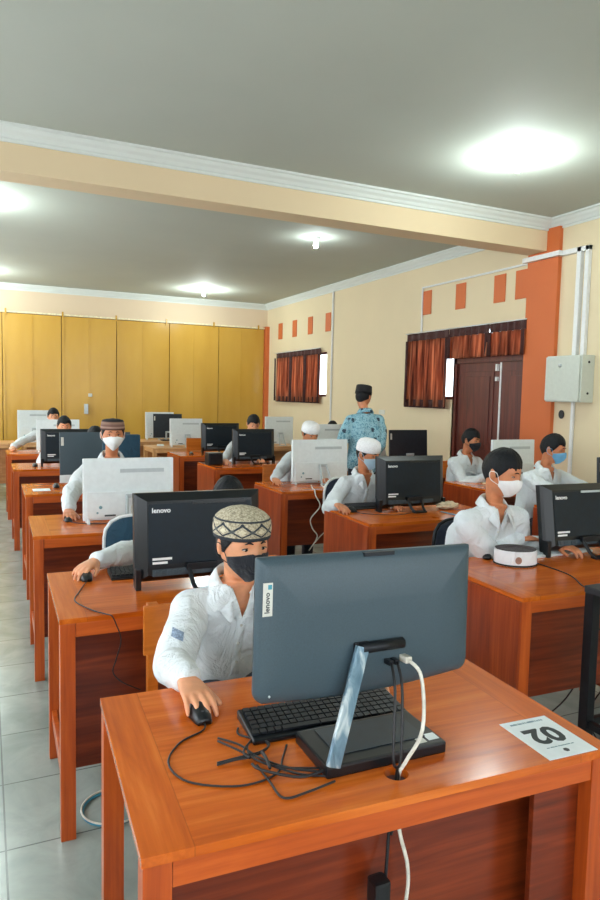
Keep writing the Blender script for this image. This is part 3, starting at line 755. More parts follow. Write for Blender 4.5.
# cable hanging under the front desk with clip
hg = thing('power_adapter', 'black adapter and lead hanging under the foreground desk', 'adapter', (.82, 1.235, .42))
spline_tube('lead', [(.015, .012, .25), (.01, .01, .2), (-.0, .0, .12), (-.02, -.02, .0), (-.03, -.02, -.12)], .004, CBK, hg)
bm = BM(); box(bm, -.055, -.015, -.045, -.005, .02, .11, bev=.008); box(bm, -.06, -.035, -.04, -.012, -.15, .05, bev=.006); obj('plug_body', bm, CBK, hg)
# number paper
pc = V((1.285, 1.225, DZ)); pp = thing('number_sheet', 'white paper sheet reading 02 on the right corner of the foreground desk', 'paper', pc, R(-3))
obj('sheet', B(-.075, .075, -.092, .095, .0003, .001), PAP, pp)
Q = Mx.Translation((0, .012, .0012)) @ Mx.Rotation(PI, 4, 'Z')
obj('number', text_bm('02', .098, Q, .0002, .0035), mat('dark_print', (52, 60, 60), .7, var=0), pp)
def print_line(name, w, y, h, sd):   # small print too fine to read
    rnd = random.Random(sd); bm = BM(); x = -w/2
    while x < w/2:
        q = rnd.uniform(.0025, .0055); box(bm, x, min(x+q, w/2), y-h/2, y+h/2*rnd.choice((.6, 1, 1)), .001, .0013); x += q+rnd.choice((.0008, .0008, .003))
    obj(name, bm, mat('teal_print', (110, 140, 148), .7, var=0), pp)
print_line('heading_line', .105, .078, .0075, 1); print_line('school_line', .085, -.046, .0035, 2)
bm = BM(); lathe(bm, [(.0085, .001), (.0085, .0014)], 6, c=(0, -.066, 0)); obj('emblem', bm, INK, pp)

# --- the rest of the computers (world x, y of the panel centre)
computer_black('black computer right behind the boy in the diamond cap', .865, 2.89, DZ, R(-1), w=.575, h=.385)
computer_white('large white computer in front of the boy with the striped cap', .855, 4.47, DZ, R(0), w=.585, h=.40)
computer_slate('slate computer with silver chin, left of the boy in the striped cap', .905, 6.28, DZ, 0, w=.62, h=.435)
computer_black('black computer on the left, partly behind the slate one with the silver chin', .86, 8.05, DZ, 0, w=.60, h=.39)
computer_white('white computer behind the farther left black one', .925, 9.98, DZ, 0, w=.57, h=.43)
computer_white('farthest white computer at the left edge of the room', .73, 12.0, DZ, 0, w=.50, h=.50)
computer_black('black computer with yellow sticker at the right edge, before the boy with bangs', 3.06, 2.72, DZ, R(-3), tilt=9, w=.58, h=.365, sticker=True)
computer_black('black computer in front of the boy in the white skullcap and blue mask', 2.945, 4.27, DZ, R(-2), w=.585, h=.385)
computer_white('white computer before the boy in grey-white shirt, cables hanging beneath', 2.98, 5.9, DZ, R(0), w=.60, h=.41)
computer_black('black computer in front of the boy bending low, before the middle gate', 3.04, 7.85, DZ, R(0), w=.55, h=.40)
computer_black('black computer left of the boy bending low, beside the black box', 3.10, 9.35, DZ, R(0), w=.57, h=.405)
computer_white('white computer in the middle of the room, nearest to the gate but one', 2.93, 10.6, DZ, 0, w=.53, h=.43)
computer_slate('thin dark computer at the rear middle desk before the gate', 2.98, 12.0, DZ, 0, w=.52, h=.43, chin=False)
computer_white('white computer half hidden behind the thin dark one before the gate', 2.90, 12.3, DZ, 0, w=.52, h=.48)
computer_slate('dark computer whose edge shows at the right border of the photo', 4.79, 3.90, DZ, 0, w=.56, h=.36, chin=False)
computer_white('white computer between the black-masked boy and the orange pillar', 4.84, 5.25, DZ, 0, w=.54, h=.44)
computer_slate('thin dark computer with a small tag, right of the teacher', 4.80, 7.05, DZ, 0, w=.56, h=.41, chin=False)
computer_white('white computer just left of the teacher', 4.66, 8.98, DZ, 0, w=.56, h=.42)
computer_white('white computer below the far curtained window', 4.60, 10.7, DZ, 0, w=.52, h=.47)
# keyboards and mice
KG = 'keyboards behind the computers'
keyboard('black keyboard under the sleeve of the boy hidden behind the black computer', .73, 3.13, DZ, R(178))
mo_ = V((.405, 3.13, DZ)); mouse('black mouse under the hand of the hidden boy at the second left desk', .405, 3.13, DZ, 0, cable=[(0, -.053, .008)]+[at(*q)-mo_ for q in ((79, 592), (75, 601), (92, 610), (106, 614))]+[at(112, 616)-mo_]+[ay(*q)-mo_ for q in ((116, 624, 2.57), (121, 640, 2.57), (116, 660, 2.57), (113, 672, 2.57), (122, 682, 2.57), (141, 690, 2.57))])
mouse('black mouse under the hand of the boy in the striped cap', .485, 4.60, DZ, 0, cable=[(0, -.053, .008), (.04, -.10, .003), (.15, -.16, .003), (.3, -.22, .003), (.36, -.24, .003)])
keyboard('black keyboard behind the large white computer', .86, 4.68, DZ, R(180))
mouse('dark mouse beside the slate computer with the silver chin', .56, 6.25, DZ, 0)
mouse('small dark mouse on the bare corner of the fifth left desk', .50, 8.05, DZ, 0)
keyboard('white keyboard behind the black computer with the yellow sticker', 2.92, 2.80, DZ-0+.0, R(182), MWG, MW)
mouse('black mouse beside the white and black cap', *at(487, 557)[:2], DZ, R(-40))
keyboard('black keyboard of the boy in the white skullcap and blue mask', 2.72, 4.47, DZ, R(178))
mouse('black mouse under the hand of the boy in the white skullcap and blue mask', 2.47, 4.35, DZ, 0, cable=[(0, -.053, .008), (.04, -.12, .003), (.14, -.2, .003), (.26, -.24, .003), (.4, -.2, .003)])
keyboard('white keyboard at the white computer with hanging cables', 2.96, 6.0, DZ, R(180), MWG, MW)
mouse('white mouse under the hand of the boy bending low', 2.63, 7.87, DZ, 0, MW)
mouse('small dark mouse behind the black box', 2.62, 9.2, DZ, 0)
# peci cap on desk
def cap_lathe(bm, h, rb, rt, sx, sy, c=(0, 0, 0), dome=.006, uv=False):
    prof = [(rb*.96, .002), (rb, 0), (rb*1.005, h*.12), (rb*.99+rt*.01, h*.25), ((rb+rt)/2, h*.55), (rt, h*.93), (rt*.97, h), (rt*.8, h+dome*.6), (rt*.45, h+dome), (rt*.05, h+dome*1.1)]
    lathe(bm, prof, 40, sx, sy, c, uv=uv)
pk = thing('peci_cap', 'white oval cap with black top and small badge on the desk corner', 'cap', at(517, 568, DZ)+V((.06, .08, 0)), R(-25))
bm = BM(); cap_lathe(bm, .080, .1, .1, 1.1, .92, dome=-.012); obj('cap_band', bm, cloth('white_cap_cloth', (232, 234, 238)), pk, True)
bm = BM(); lathe(bm, [(.094, .079), (.097, .0825), (.09, .0815), (.05, .076), (.004, .074)], 36, 1.1, .92); obj('cap_top', bm, cloth('maroon_black_cloth', (46, 30, 36)), pk, True)
bm = BM(); lathe(bm, [(.099, -.0), (.1025, .002), (.1025, .009), (.099, .01)], 36, 1.1, .92); obj('cap_lower_edge', bm, CAPK, pk, True)
bm = BM(); ball(bm, (-.012, -.0925, .036), (.017, .003, .019), 14); obj('badge', bm, mat('brown_badge', (160, 120, 104), .6), pk, True)
# papers, bag, strap, misc
def crumple(name, label, cat, loc, r, m, sd):
    bm = BM(); bmesh.ops.create_icosphere(bm, subdivisions=4, radius=1)
    for v in bm.verts:
        n_ = noise.noise(v.co*2.1+V((sd, 0, 0)))*.35+abs(noise.noise(v.co*4+V((0, sd, 0))))*.25
        v.co = V((v.co.x*r[0]*(1+n_), v.co.y*r[1]*(1+n_), max(-.0, (v.co.z*.5+.5)*r[2]*2*(1+n_*.6))))
    o = obj(name, bm, m, None, True); o.location = loc; return tag(o, label, cat)
crumple('snack_bag', 'crumpled cream plastic bag right of the skullcap boy\'s computer', 'bag', at(447, 509, DZ), (.09, .06, .028), mat('cream_plastic_bag', (222, 206, 176), .35, var=.15, vs=25), 3)
sp_ = [at(436, 512, DZ+.003), at(434, 517, DZ+.003)]
st = thing('fabric_strap', 'pale blue strap hanging over the front of the skullcap boy\'s desk', 'strap', (3.12, 3.83, DZ))
bm = BM(); P = [(.0, .30, .003), (.02, .10, .004), (.03, .03, .004), (.03, -.018, -.004), (.032, -.022, -.06), (.02, -.02, -.2), (.015, -.02, -.36), (.0, -.02, -.45)]
tube(bm, P, .011, 8, 5, flat=.25); obj('strap_band', bm, mat('pale_blue_strap', (122, 160, 186), .7), st, True)
hc = thing('white_cable', 'pair of white cables hanging down the front of the third middle desk', 'cable', (2.72, 5.44, DZ))
spline_tube('cable_strand', [(.10, .32, .003), (.0, .08, .004), (-.02, -.0, .004), (-.025, -.03, -.04), (.02, -.035, -.14), (-.07, -.035, -.25), (-.05, -.035, -.34), (.0, -.035, -.42), (-.08, -.035, -.54)], .0055, CWH, hc)
spline_tube('cable_strand', [(.2, .3, .003), (.13, .08, .004), (.12, .0, .004), (.12, -.03, -.04), (.2, -.035, -.2), (.16, -.035, -.32), (.05, -.035, -.4), (-.02, -.035, -.47)], .0055, CWH, hc)
bx = thing('speaker_box', 'small black box on the corner of the desk beside the black computer', 'box', (2.50, 7.80, DZ))
obj('box_body', B(-.09, .09, -.08, .08, 0, .15, bev=.01), MB_, bx); obj('box_front', B(-.07, .07, -.083, -.081, .02, .13), CRM, bx)
tag(obj('paper_sheet', B(3.0, 3.2, 5.55, 5.64, DZ+.0005, DZ+.002), PAP), 'white paper strip on the desk with the hanging white cables', 'paper')
tag(obj('open_book', B(4.60, 4.92, 5.28, 5.42, DZ+.0005, DZ+.014, bev=.003), mat('book_pages', (226, 214, 184), .7)), 'open pale booklet on the desk of the black-masked boy', 'book')
tag(obj('paper_sheet', B(.36, .50, 6.05, 6.2, DZ+.0005, DZ+.002), PAP), 'small white paper on the left corner of the fourth left desk', 'paper')
ph = thing('tissue_pack', 'small white pack on the pale desk left of the white middle computer', 'pack', (2.55, 10.75, DZ)); obj('pack_body', B(-.05, .05, -.035, .035, 0, .03, bev=.008), PAP, ph)
crumple('plastic_bag', 'small white crumpled bag on the pale desk at the far left edge', 'bag', (.05, 11.9, DZ), (.12, .07, .025), PAP, 7)
# floor cables
fc = thing('cable_coil', 'coil of blue network cable on the floor beside the foreground desk', 'cable', (.46, 2.74, FZ))
P = [(.12*math.cos(a), .12*math.sin(a), .006+.002*math.sin(3*a)) for a in [k*PI/8 for k in range(17)]]; spline_tube('cable_loop', P, .0055, CBL, fc, 3)
P = [(.135*math.cos(a)+.01, .128*math.sin(a), .014) for a in [k*PI/8 for k in range(15)]]; spline_tube('cable_loop', P, .004, CWH, fc, 3)
fd = thing('floor_cables', 'tangle of black cables on the floor under the right desk', 'cable', (2.70, 2.45, FZ))
spline_tube('cable_strand', [(-.45, .25, .006), (-.2, .15, .006), (.0, .05, .15), (.05, -.1, .45), (.05, -.3, .62), (.0, -.31, .86)], .004, CBK, fd)
spline_tube('cable_strand', [(.2, -.1, .006), (.05, -.15, .05), (.02, -.12, .2), (.1, -.22, .45), (.14, -.31, .76)], .004, CBK, fd)
spline_tube('cable_strand', [(-.35, -.15, .006), (-.2, -.2, .03), (-.05, -.1, .008), (.12, -.2, .006), (.25, -.1, .006)], .005, CBK, fd)
spline_tube('cable_strand', [(-.3, -.24, .006), (-.12, -.1, .008), (.0, -.22, .02), (.2, -.24, .006)], .005, CBK, fd)
dc = thing('desk_cable', 'thin black cable drooping over the front of the desk with the oval cap', 'cable', (2.5, 2.15, DZ))
spline_tube('cable_strand', [(.12, .5, .003), (.10, .25, .003), (.0, .07, .003), (.0, -.006, .003), (.0, -.015, -.03), (.0, -.016, -.15), (.1, -.016, -.22), (.3, -.016, -.28)], .003, CBK, dc)
bb = thing('power_strip', 'dark teal power strip on the floor under the desk with the oval cap', 'power strip', (2.60, 2.88, FZ), R(10)); obj('strip_body', B(-.12, .12, -.05, .05, 0, .06, bev=.008), mat('dark_teal_box', (28, 62, 78), .5), bb)
# black metal stool at the right border
ms = thing('metal_stool', 'tall black metal stool frame at the right edge beside the foreground desk', 'stool', (2.47, 1.86, 0), 0)
for x in (-.155, .155):
    for y in (-.14, .14): obj('leg', box(BM(), x-.022, x+.022, y-.022, y+.022, FZ, .80, bev=.003), CRM, ms)
bm = BM(); box(bm, -.18, .18, -.165, .165, .80, .83, bev=.006); obj('seat', bm, mat('black_seat_pad', (26, 28, 34), .6), ms)
for x in (-.155, .155): obj('stretcher', B(x-.012, x+.012, -.118, .118, .22, .25), CRM, ms)
for y in (-.14, .14): obj('stretcher', B(-.133, .133, y-.012, y+.012, .22, .25), CRM, ms)

# ------------------------------------------------------------------ chairs (person faces -y; backrest at +y)
def chair_wood(label, x, y, rz=0, ht=.80):
    r = thing('wooden_chair', label, 'chair', (x, y, 0), rz)
    obj('seat', B(-.21, .21, -.21, .19, .43, .455, bev=.006), W_CHAIR, r)
    for sx in (-.19, .15):
        obj('leg', B(sx, sx+.04, -.2, -.16, FZ, .43), W_CHAIR, r)
        obj('back_post', B(sx, sx+.04, .19, .225, FZ, ht-.0, bev=.003), W_CHAIR, r)
    obj('backrest', B(-.21, .21, .172, .19, ht-.19, ht, bev=.005), W_CHAIR, r)
    for sx in (-.18, .16): obj('side_rail', B(sx, sx+.02, -.16, .19, .38, .43), W_CHAIR, r)
    return r
def chair_metal(label, x, y, rz=0, zt=.88, m=TEAL, fm=WMT):
    r = thing('padded_chair', label, 'chair', (x, y, 0), rz)
    bm = BM(); box(bm, -.2, .2, -.2, .19, .43, .475, bev=.018); obj('seat', bm, m, r, True)
    bm = BM(); pts = []
    for k in range(24):
        a = 2*PI*k/24; ca, sa = math.cos(a), math.sin(a); q = (abs(ca)**3.2+abs(sa)**3.2)**(-1/3.2); pts.append((.2*ca*q, zt-.17+.165*sa*q))
    prism(bm, pts, -.225, -.20, RXm); bmesh.ops.bevel(bm, geom=[e for e in bm.edges], offset=.006, segments=2, affect='EDGES'); obj('backrest', bm, m, r, True)
    bm = BM(); tube(bm, [(p[0]*1.03, .228, (p[1]-zt+.17)*1.03+zt-.17) for p in pts+pts[:1]], .012, 8); obj('back_rim', bm, fm, r, True)
    for s in (-1, 1):
        bm = BM(); tube(bm, [(.19*s, -.2, .43), (.2*s, -.23, FZ)], .011, 8); obj('leg', bm, fm, r, True)
        bm = BM(); tube(bm, [(.19*s, .24, FZ), (.18*s, .19, .43), (.16*s, .235, zt-.25)], .011, 8); obj('leg', bm, fm, r, True)
    return r
def chair_office(label, x, y, rz=0, zt=1.2, m=TEAL, w=.23):
    r = thing('office_chair', label, 'chair', (x, y, 0), rz)
    bm = BM(); box(bm, -.23, .23, -.22, .2, .43, .49, bev=.02); obj('seat', bm, m, r, True)
    bm = BM(); box(bm, -w, w, .2, .25, zt-.5, zt, bev=.022); obj('backrest', bm, m, r, True)
    bm = BM(); tube(bm, [(0, .22, .46), (0, .26, zt-.4)], .02, 8); obj('back_bar', bm, CRM, r, True)
    bm = BM(); tube(bm, [(0, 0, FZ+.08), (0, 0, .44)], .025, 10); obj('gas_post', bm, CRM, r, True)
    for k in range(5):
        a = k*2*PI/5; bm = BM(); tube(bm, [(0, 0, FZ+.1), (.26*math.cos(a), .26*math.sin(a), FZ+.06)], [.022, .014], 8); ball(bm, (.26*math.cos(a), .26*math.sin(a), FZ+.028), .028, 10); obj('leg', bm, CRM, r, True)
    return r
# ------------------------------------------------------------------ people
from mathutils.bvhtree import BVHTree
def hp(az, el, off=0.0, nose=True):
    sx, sy, sz = math.sin(az)*math.cos(el), -math.cos(az)*math.cos(el), math.sin(el)
    x = .077*sx; y = sy*(.094 if sy < 0 else .102); z = .118*sz
    if sz < 0:
        k = -sz; x *= 1-.34*k**1.5; y *= (1-.42*k) if sy > 0 else (1-.06*k)
    if sy < 0:
        y *= 1-.05*math.exp(-(x/.03)**2)*0
        if nose:
            if -.036 < z < .03:
                s = (.03-z)/.055; pr = .021*min(1, s)**1.3 if z > -.025 else .021*max(0, (z+.036)/.011)
                y -= pr*math.exp(-(x/(.009+.006*max(0, min(1, s))))**2)
            y -= .006*math.exp(-(x/.022)**2-((z+.055)/.014)**2)
        y += .009*math.exp(-((abs(x)-.031)/.015)**2-((z-.010)/.012)**2)
        y -= .004*math.exp(-((z-.032)/.010)**2-(x/.045)**2)
        y -= .008*math.exp(-(x/.02)**2-((z+.098)/.018)**2)
        y -= .004*math.exp(-((abs(x)-.045)/.018)**2-((z+.025)/.02)**2)
    return V((x, y, z))+V((sx, sy, sz))*off
def head_bm(bm, T, na=64, ne=44):
    rs = []
    for j in range(1, ne):
        el = -PI/2+PI*j/ne; rs.append([T @ hp(2*PI*i/na, el) for i in range(na)])
    rings(bm, rs)
def hand_bm(bm, wrist, fwd, up, thumb, curl=22, sc=1.0, spread=5, n=10):
    """five-fingered hand; thumb=+1 / -1 gives the side of the thumb along fwd x up"""
    F = fwd.normalized(); U = (up-F*up.dot(F)).normalized(); Sd = F.cross(U)*thumb
    P = lambda f, s, u: wrist+(F*f+Sd*s+U*u)*sc
    secs = []
    for f, s, w, h in ((-.015, 0, .026, .020), (.005, 0, .028, .018), (.03, .002, .036, .016), (.06, .002, .040, .0145), (.085, 0, .040, .0125)):
        ring = []
        for k in range(16):
            a = 2*PI*k/16; ca, sa = math.cos(a), math.sin(a); q = (abs(ca)**2.6+abs(sa)**2.6)**(-1/2.6); ring.append(P(f, s+w*ca*q, h*sa*q))
        secs.append(ring)
    rings(bm, secs)
    for (s, L, rd, f0, da) in ((.030, .074, .0095, .082, 1), (.010, .082, .0098, .088, .3), (-.011, .076, .0093, .085, -.4), (-.030, .060, .0083, .077, -1.2)):
        p = P(f0-.012, s, .001); d = (F+Sd*math.tan(R(da*spread))).normalized(); pts = [p]; rad = [rd]
        for i, fr in enumerate((.46, .30, .24)):
            a = R(curl*(.35, 1.35, .9)[i]); d = (d*math.cos(a)-U*math.sin(a)).normalized() if i == 0 else (d*math.cos(a)-(U-d*U.dot(d)).normalized()*math.sin(a)).normalized()
            p = p+d*(L*fr+(.012 if i == 0 else 0))*sc; pts.append(p); rad.append(rd*(.95, .88, .74)[i])
        chain(bm, pts, [q*sc for q in rad], n)
    p = P(.012, .024, -.004); d = (F*.80+Sd*.46-U*.30).normalized(); pts = [p]; rad = [.0135]
    for L, rd, tw in ((.040, .0115, 0), (.032, .0105, .3), (.026, .0085, .25)):
        d = (d+F*tw).normalized(); p = p+d*L*sc; pts.append(p); rad.append(rd)
    chain(bm, pts, [q*sc for q in rad], n)
def ik(a, b, l1, l2, hint):
    d = b-a; L = d.length
    if L > l1+l2-.01: k = L/(l1+l2-.01); l1 *= k; l2 *= k
    u = d.normalized(); x = (l1*l1-l2*l2+L*L)/(2*L); h = math.sqrt(max(0, l1*l1-x*x)); hn = (hint-u*hint.dot(u)).normalized()
    return a+u*x+hn*h
def cap_item(r, T, kind):
    if kind == 'diamond':
        bm = BM(); prof = [(.088, .034), (.0925, .030), (.094, .036), (.0955, .060), (.0945, .082), (.090, .094), (.086, .098), (.074, .109), (.052, .121), (.026, .128), (.002, .130)]
        uv = [0, 0, .03, .35, .56, .62, .66, .75, .85, .95, 1]; m = DIAM; sy = 1.10
    elif kind == 'stripe':
        bm = BM(); prof = [(.084, .040), (.088, .038), (.088, .050), (.085, .075), (.081, .098), (.074, .108), (.05, .114), (.002, .116)]; uv = [0, .02, .15, .4, .55, .7, .85, 1]; m = STRC; sy = 1.14
    elif kind == 'white':
        bm = BM(); prof = [(.086, .026), (.090, .024), (.0915, .035), (.0915, .055), (.090, .075), (.084, .098), (.072, .114), (.05, .125), (.025, .130), (.002, .131)]; uv = None; m = CAPW; sy = 1.12
    else:
        bm = BM(); prof = [(.086, .040), (.089, .037), (.0885, .06), (.086, .09), (.083, .122), (.078, .128), (.04, .126), (.002, .125)]; uv = None; m = CAPK; sy = 1.16
    lathe(bm, prof, 48, 1, sy, (0, .008, 0), uv=uv if uv else False)
    bmesh.ops.transform(bm, matrix=T @ Mx.Rotation(R(-4), 4, 'X'), verts=bm.verts)
    return obj('cap', bm, m, r, True)
def hair_item(r, T, capped=False, long=0.0, fr=27, sd=0.0):
    bm = BM(); na, ne = 72, 20; rs = []
    def line(az):
        a = abs((az+PI) % (2*PI)-PI); d = math.degrees(a)
        if d < 48: e = fr+2.5*math.sin(az*5+sd)+2.2*math.sin(az*19+sd)+1.6*math.sin(az*33)
        elif d < 78: e = fr+(-4-fr)*(d-48)/30
        elif d < 92: e = -6
        elif d < 112: e = -6+10*(d-92)/20*0-(d-92)*.4
        else: e = -14-26*(d-112)/68
        return R(e)
    for j in range(ne+1):
        row = []
        for i in range(na):
            az = 2*PI*i/na; e0 = line(az); s = j/ne; el = e0+(R(88)-e0)*s
            o = .002+.006*min(1, s*4)+(.006+long)*math.sin(el)*(1 if el > 0 else 0)
            if capped: o = .004+.005*min(1, s*3) if el < R(20) else .004
            n_ = noise.noise(V((math.sin(az)*4+sd, math.cos(az)*4, el*1.5)))*.4+noise.noise(V((az*9, el*2, sd)))*.6
            row.append(T @ hp(az, el, o+(0 if capped else .006*n_*min(1, s*3)), False))
        rs.append(row)
    inner = [T @ hp(2*PI*i/na, line(2*PI*i/na), -.004, False) for i in range(na)]
    rings(bm, [inner]+rs); return obj('hair', bm, HAIR, r, True)
def mask_item(r, T, m, style=0):
    bm = BM(); nu, nv = 36, 18; g = []
    for j in range(nv+1):
        v = j/nv; row = []
        for i in range(nu+1):
            u = -1+2*i/nu; az = u*R(72); au = abs(u)
            zt = .004-.026*au**1.2-(.004 if au < .12 else 0); zb = -.112+.062*au**1.6
            z = zt+(zb-zt)*v; el = math.asin(max(-.985, min(.985, z/.118)))
            tent = .023*math.exp(-(az/R(26))**2)*math.sin(PI*min(1, (v*.92+.12)))**.8 + (.0 if style else .004*math.exp(-((v-.5)/.08)**2)*0)
            if style == 1: tent += .0015*math.sin(v*PI*8)*(1-au)
            row.append(T @ (hp(az, el, .0045+.004*math.sin(PI*v)*(1-au), False)+V((0, -tent, 0))))
        g.append([bm.verts.new(p) for p in row])
    for j in range(nv):
        for i in range(nu): bm.faces.new((g[j][i], g[j][i+1], g[j+1][i+1], g[j+1][i]))
    e = [(g[3][0].co.copy(), g[nv-3][0].co.copy()), (g[3][nu].co.copy(), g[nv-3][nu].co.copy())]
    o = obj('face_mask', bm, m, r, True); s = o.modifiers.new('s', 'SOLIDIFY'); s.thickness = .002; s.offset = 1
    for k, sg in ((0, -1), (1, 1)):
        bm = BM(); a, b = e[k]; tube(bm, [a, T @ V((sg*.085, -.012, .012)), T @ V((sg*.089, .022, .008)), T @ V((sg*.086, .012, -.028)), b], .0016, 6, 6); obj('ear_loop', bm, m, o, True)
def eyes_item(r, T, closed=.0, look=0):
    for sg in (-1, 1):
        az = sg*math.atan2(.031, .085); c = hp(az, math.asin(.010/.118), 0); c = V((sg*.031, c.y+.0035, .010))
        bm = BM(); ball(bm, c, (.0132, .0075, .0046*(1-closed)), 14); bmesh.ops.transform(bm, matrix=T, verts=bm.verts); e = obj('eye', bm, EYEW, r, True)
        bm = BM(); ball(bm, c+V((look, -.0045, -.001)), (.0062, .0038, .0047*(1-closed)), 12); bmesh.ops.transform(bm, matrix=T, verts=bm.verts); obj('iris', bm, EYEB, e, True)
        bm = BM(); tube(bm, [T @ (c+V((sg*q*.0145, -.0058+.004*abs(q), .0042*(1-q*q*.9)*(1-closed)))) for q in (-1, -.5, 0, .5, 1)], .0016, 6, 3); obj('eyelid', bm, HAIR, e, True)
        bm = BM(); P = []
        for q in (-1, -.5, 0, .5, 1):
            x = sg*(.033+q*.017); z = .030+.004*(1-q*q)-(.002 if q > 0 else 0); az2 = math.atan2(x, .088); P.append(T @ (hp(az2, math.asin(z/.118), .0028)))
        tube(bm, P, [.0018, .0032, .0032, .0026, .001], 6, 3); obj('eyebrow', bm, HAIR, r, True)
def wrinkle(me, amp, sc, sd, nb=V((0, 0, 9))):
    nn = [v.co.copy() for v in me.vertices]; nr = [v.vector.copy() for v in me.vertex_normals]
    out = []
    for q, n in zip(nn, nr):
        p = q*sc+V((sd, sd*.7, 0)); p.z *= .8
        w_ = noise.noise(p*.6)*.7; p2 = p+V((w_, w_*.5, -w_))
        n_ = .6*noise.noise(p)+.9*(.35-abs(noise.noise(p2*1.15+V((5, 0, 0)))))+.35*(.3-abs(noise.noise(p2*2.6)))
        k_ = max(0, min(1, ((q-nb).length-.09)/.12)); c2 = q+n*n_*amp*(.15+.85*k_); out += (c2.x, c2.y, c2.z)
    me.vertices.foreach_set('co', out); me.update()
def person(label, x, y, rz=0, head=(0, -.12, 1.12), yaw=0, pitch=8, roll=0, hr=None, hl=None, sk=SKL, shirt=SHIRT, cap=None, mask=None, mstyle=0,
           hair=True, vox=.006, svox=.0075, hs=1.0, sw=.165, group=None, curl=24, badge=False, fr=27, stand=False, seed=1, shz=None, elr=(-.5, .35, -.8), ell=(.5, .35, -.8), face=True, closed=0, hdr=None, hdl=None):
    r = thing('person', label, 'person', (x, y, 0), rz, group)
    hc = V(head); T = Mx.Translation(hc) @ Mx.Rotation(R(yaw), 4, 'Z') @ Mx.Rotation(R(pitch), 4, 'X') @ Mx.Rotation(R(roll), 4, 'Y') @ Mx.Diagonal((hs, hs, hs, 1))
    zn = shz if shz else hc.z-.165
    nb = V((hc.x*.85, hc.y+.055, zn)); pz = .87 if stand else .50
    def sec(s):  # centre line pelvis->neck
        return V((0, .0, pz)).lerp(nb, s)+V((0, .02*math.sin(PI*s), 0))
    def torso(bm, g):
        L = [(0, .145, .105), (.12, .150, .110), (.35, .140, .105), (.6, .155, .112), (.74, .162, .108), (.84, .150, .098), (.92, .118, .080), (1.0, .066, .060)]
        rs = []
        for s, rx, ry in L:
            c = sec(s); k = sw/.165; gg = g*(1 if s < .97 else .4); rx = rx*k if s < .97 else rx
            rs.append((c.x, c.y, c.z-(.0 if s < .99 else -.012), rx+gg, ry+gg))
        c = sec(0); rs = [(c.x, c.y, c.z-.07, .12+g, .09+g)]+rs
        loft(bm, rs)
    S_ = {}
    for sg, h, nm in ((-1, hr, 'r'), (1, hl, 'l')):
        sh = nb+V((sg*(sw-.022), .015, -.078))
        if h is None: h = (sg*(sw+.06), -.02 if stand else -.20, .86 if stand else .60)
        w = V(h); e = ik(sh, w, .265, .235, V(elr if sg < 0 else ell)); S_[sg] = (sh, e, w)
    # body
    bm = BM(); head_bm(bm, T); torso(bm, -.012)
    for sg in (-1, 1): ball(bm, T @ V((sg*.078, .012, .0)), (.011, .019, .031), 12, Mx.Rotation(R(yaw+sg*25), 4, 'Z')); 
    nk = T @ V((0, .022, -.06)); chain(bm, [nb+V((0, .012, -.04)), nb+V((0, .005, .03)), nk], [.056, .045, .050], 18)
    for sg in (-1, 1):
        sh, e, w = S_[sg]; d = (w-e).normalized()
        chain(bm, [sh-V((sg*.02, 0, 0)), e, w], [.046, .036, .024], 14)
        up = V((0, 0, 1)); fwd = V((d.x*.35, -1, -.05)) if not stand else V((d.x*.5, -.25, -1)); 
        if stand: up = V((sg, 0, 0))
        
        if (hdr if sg < 0 else hdl): fwd = V(hdr if sg < 0 else hdl)
        hand_bm(bm, w+fwd.normalized()*.01, fwd, up, (1 if stand else 1)*(-sg if not stand else sg)*(-1), curl, 1.0)
        if stand:
            chain(bm, [V((sg*.085, 0, .88)), V((sg*.09, -.01, .48)), V((sg*.095, .02, FZ+.09))], [.078, .052, .036], 14)
        else:
            chain(bm, [V((sg*.085, .0, .52)), V((sg*.10, -.40, .50)), V((sg*.10, -.36, FZ+.10))], [.070, .052, .036], 14)
    me = remesh(bm, vox, 3, .5); obj('body', me, sk, r, True)
    # shirt
    bm = BM(); torso(bm, .006)
    for sg in (-1, 1):
        sh, e, w = S_[sg]; wl = e+(w-e)*.93
        chain(bm, [sh-V((sg*.05, 0, -.012)), sh, sh.lerp(e, .35), sh.lerp(e, .7), e, e.lerp(wl, .5), wl], [.056, .060, .062, .060, .056, .052, .041], 16)
    me = remesh(bm, svox, 4, .5); wrinkle(me, .018, 5.6, seed*3.1, nb); 
    for p in me.polygons: p.use_smooth = True
    tv = BVHTree.FromPolygons([v.co for v in me.vertices], [p.vertices for p in me.polygons])
    def front(x_, z_, off=.002, d=V((0, 1, 0)), o=None):
        q = tv.ray_cast(o or V((x_, hc.y-.6, z_)), d); return (q[0]-d*off, q[1]) if q[0] else (None, None)
    bm = BM(); bm.from_mesh(me); zv = nb.z-.105; kv = .34
    if not stand:
        for sg in (-1, 1):
            fs = [f for f in bm.faces if f.normal.y < .25 and abs(f.calc_center_median().x-nb.x) < .10 and f.calc_center_median().z > zv-.03 and f.calc_center_median().y < nb.y+.03]
            ge = set(fs) | {e_ for f in fs for e_ in f.edges} | {v_ for f in fs for v_ in f.verts}
            bmesh.ops.bisect_plane(bm, geom=list(ge), plane_co=V((nb.x, 0, zv)), plane_no=V((sg, 0, -kv)).normalized())
        kill = [f for f in bm.faces if f.normal.y < .25 and f.calc_center_median().z > zv and abs(f.calc_center_median().x-nb.x) < (f.calc_center_median().z-zv)*kv and f.calc_center_median().y < nb.y+.02]
        bmesh.ops.delete(bm, geom=kill, context='FACES')
    kill = [f for f in bm.faces if f.calc_center_median().z > nb.z-.004 and (f.calc_center_median()-nb).to_2d().length < .070]
    bmesh.ops.delete(bm, geom=kill, context='FACES')
    so = obj('shirt', bm, shirt, r, True); sm = so.modifiers.new('s', 'SOLIDIFY'); sm.thickness = .003; sm.offset = 1
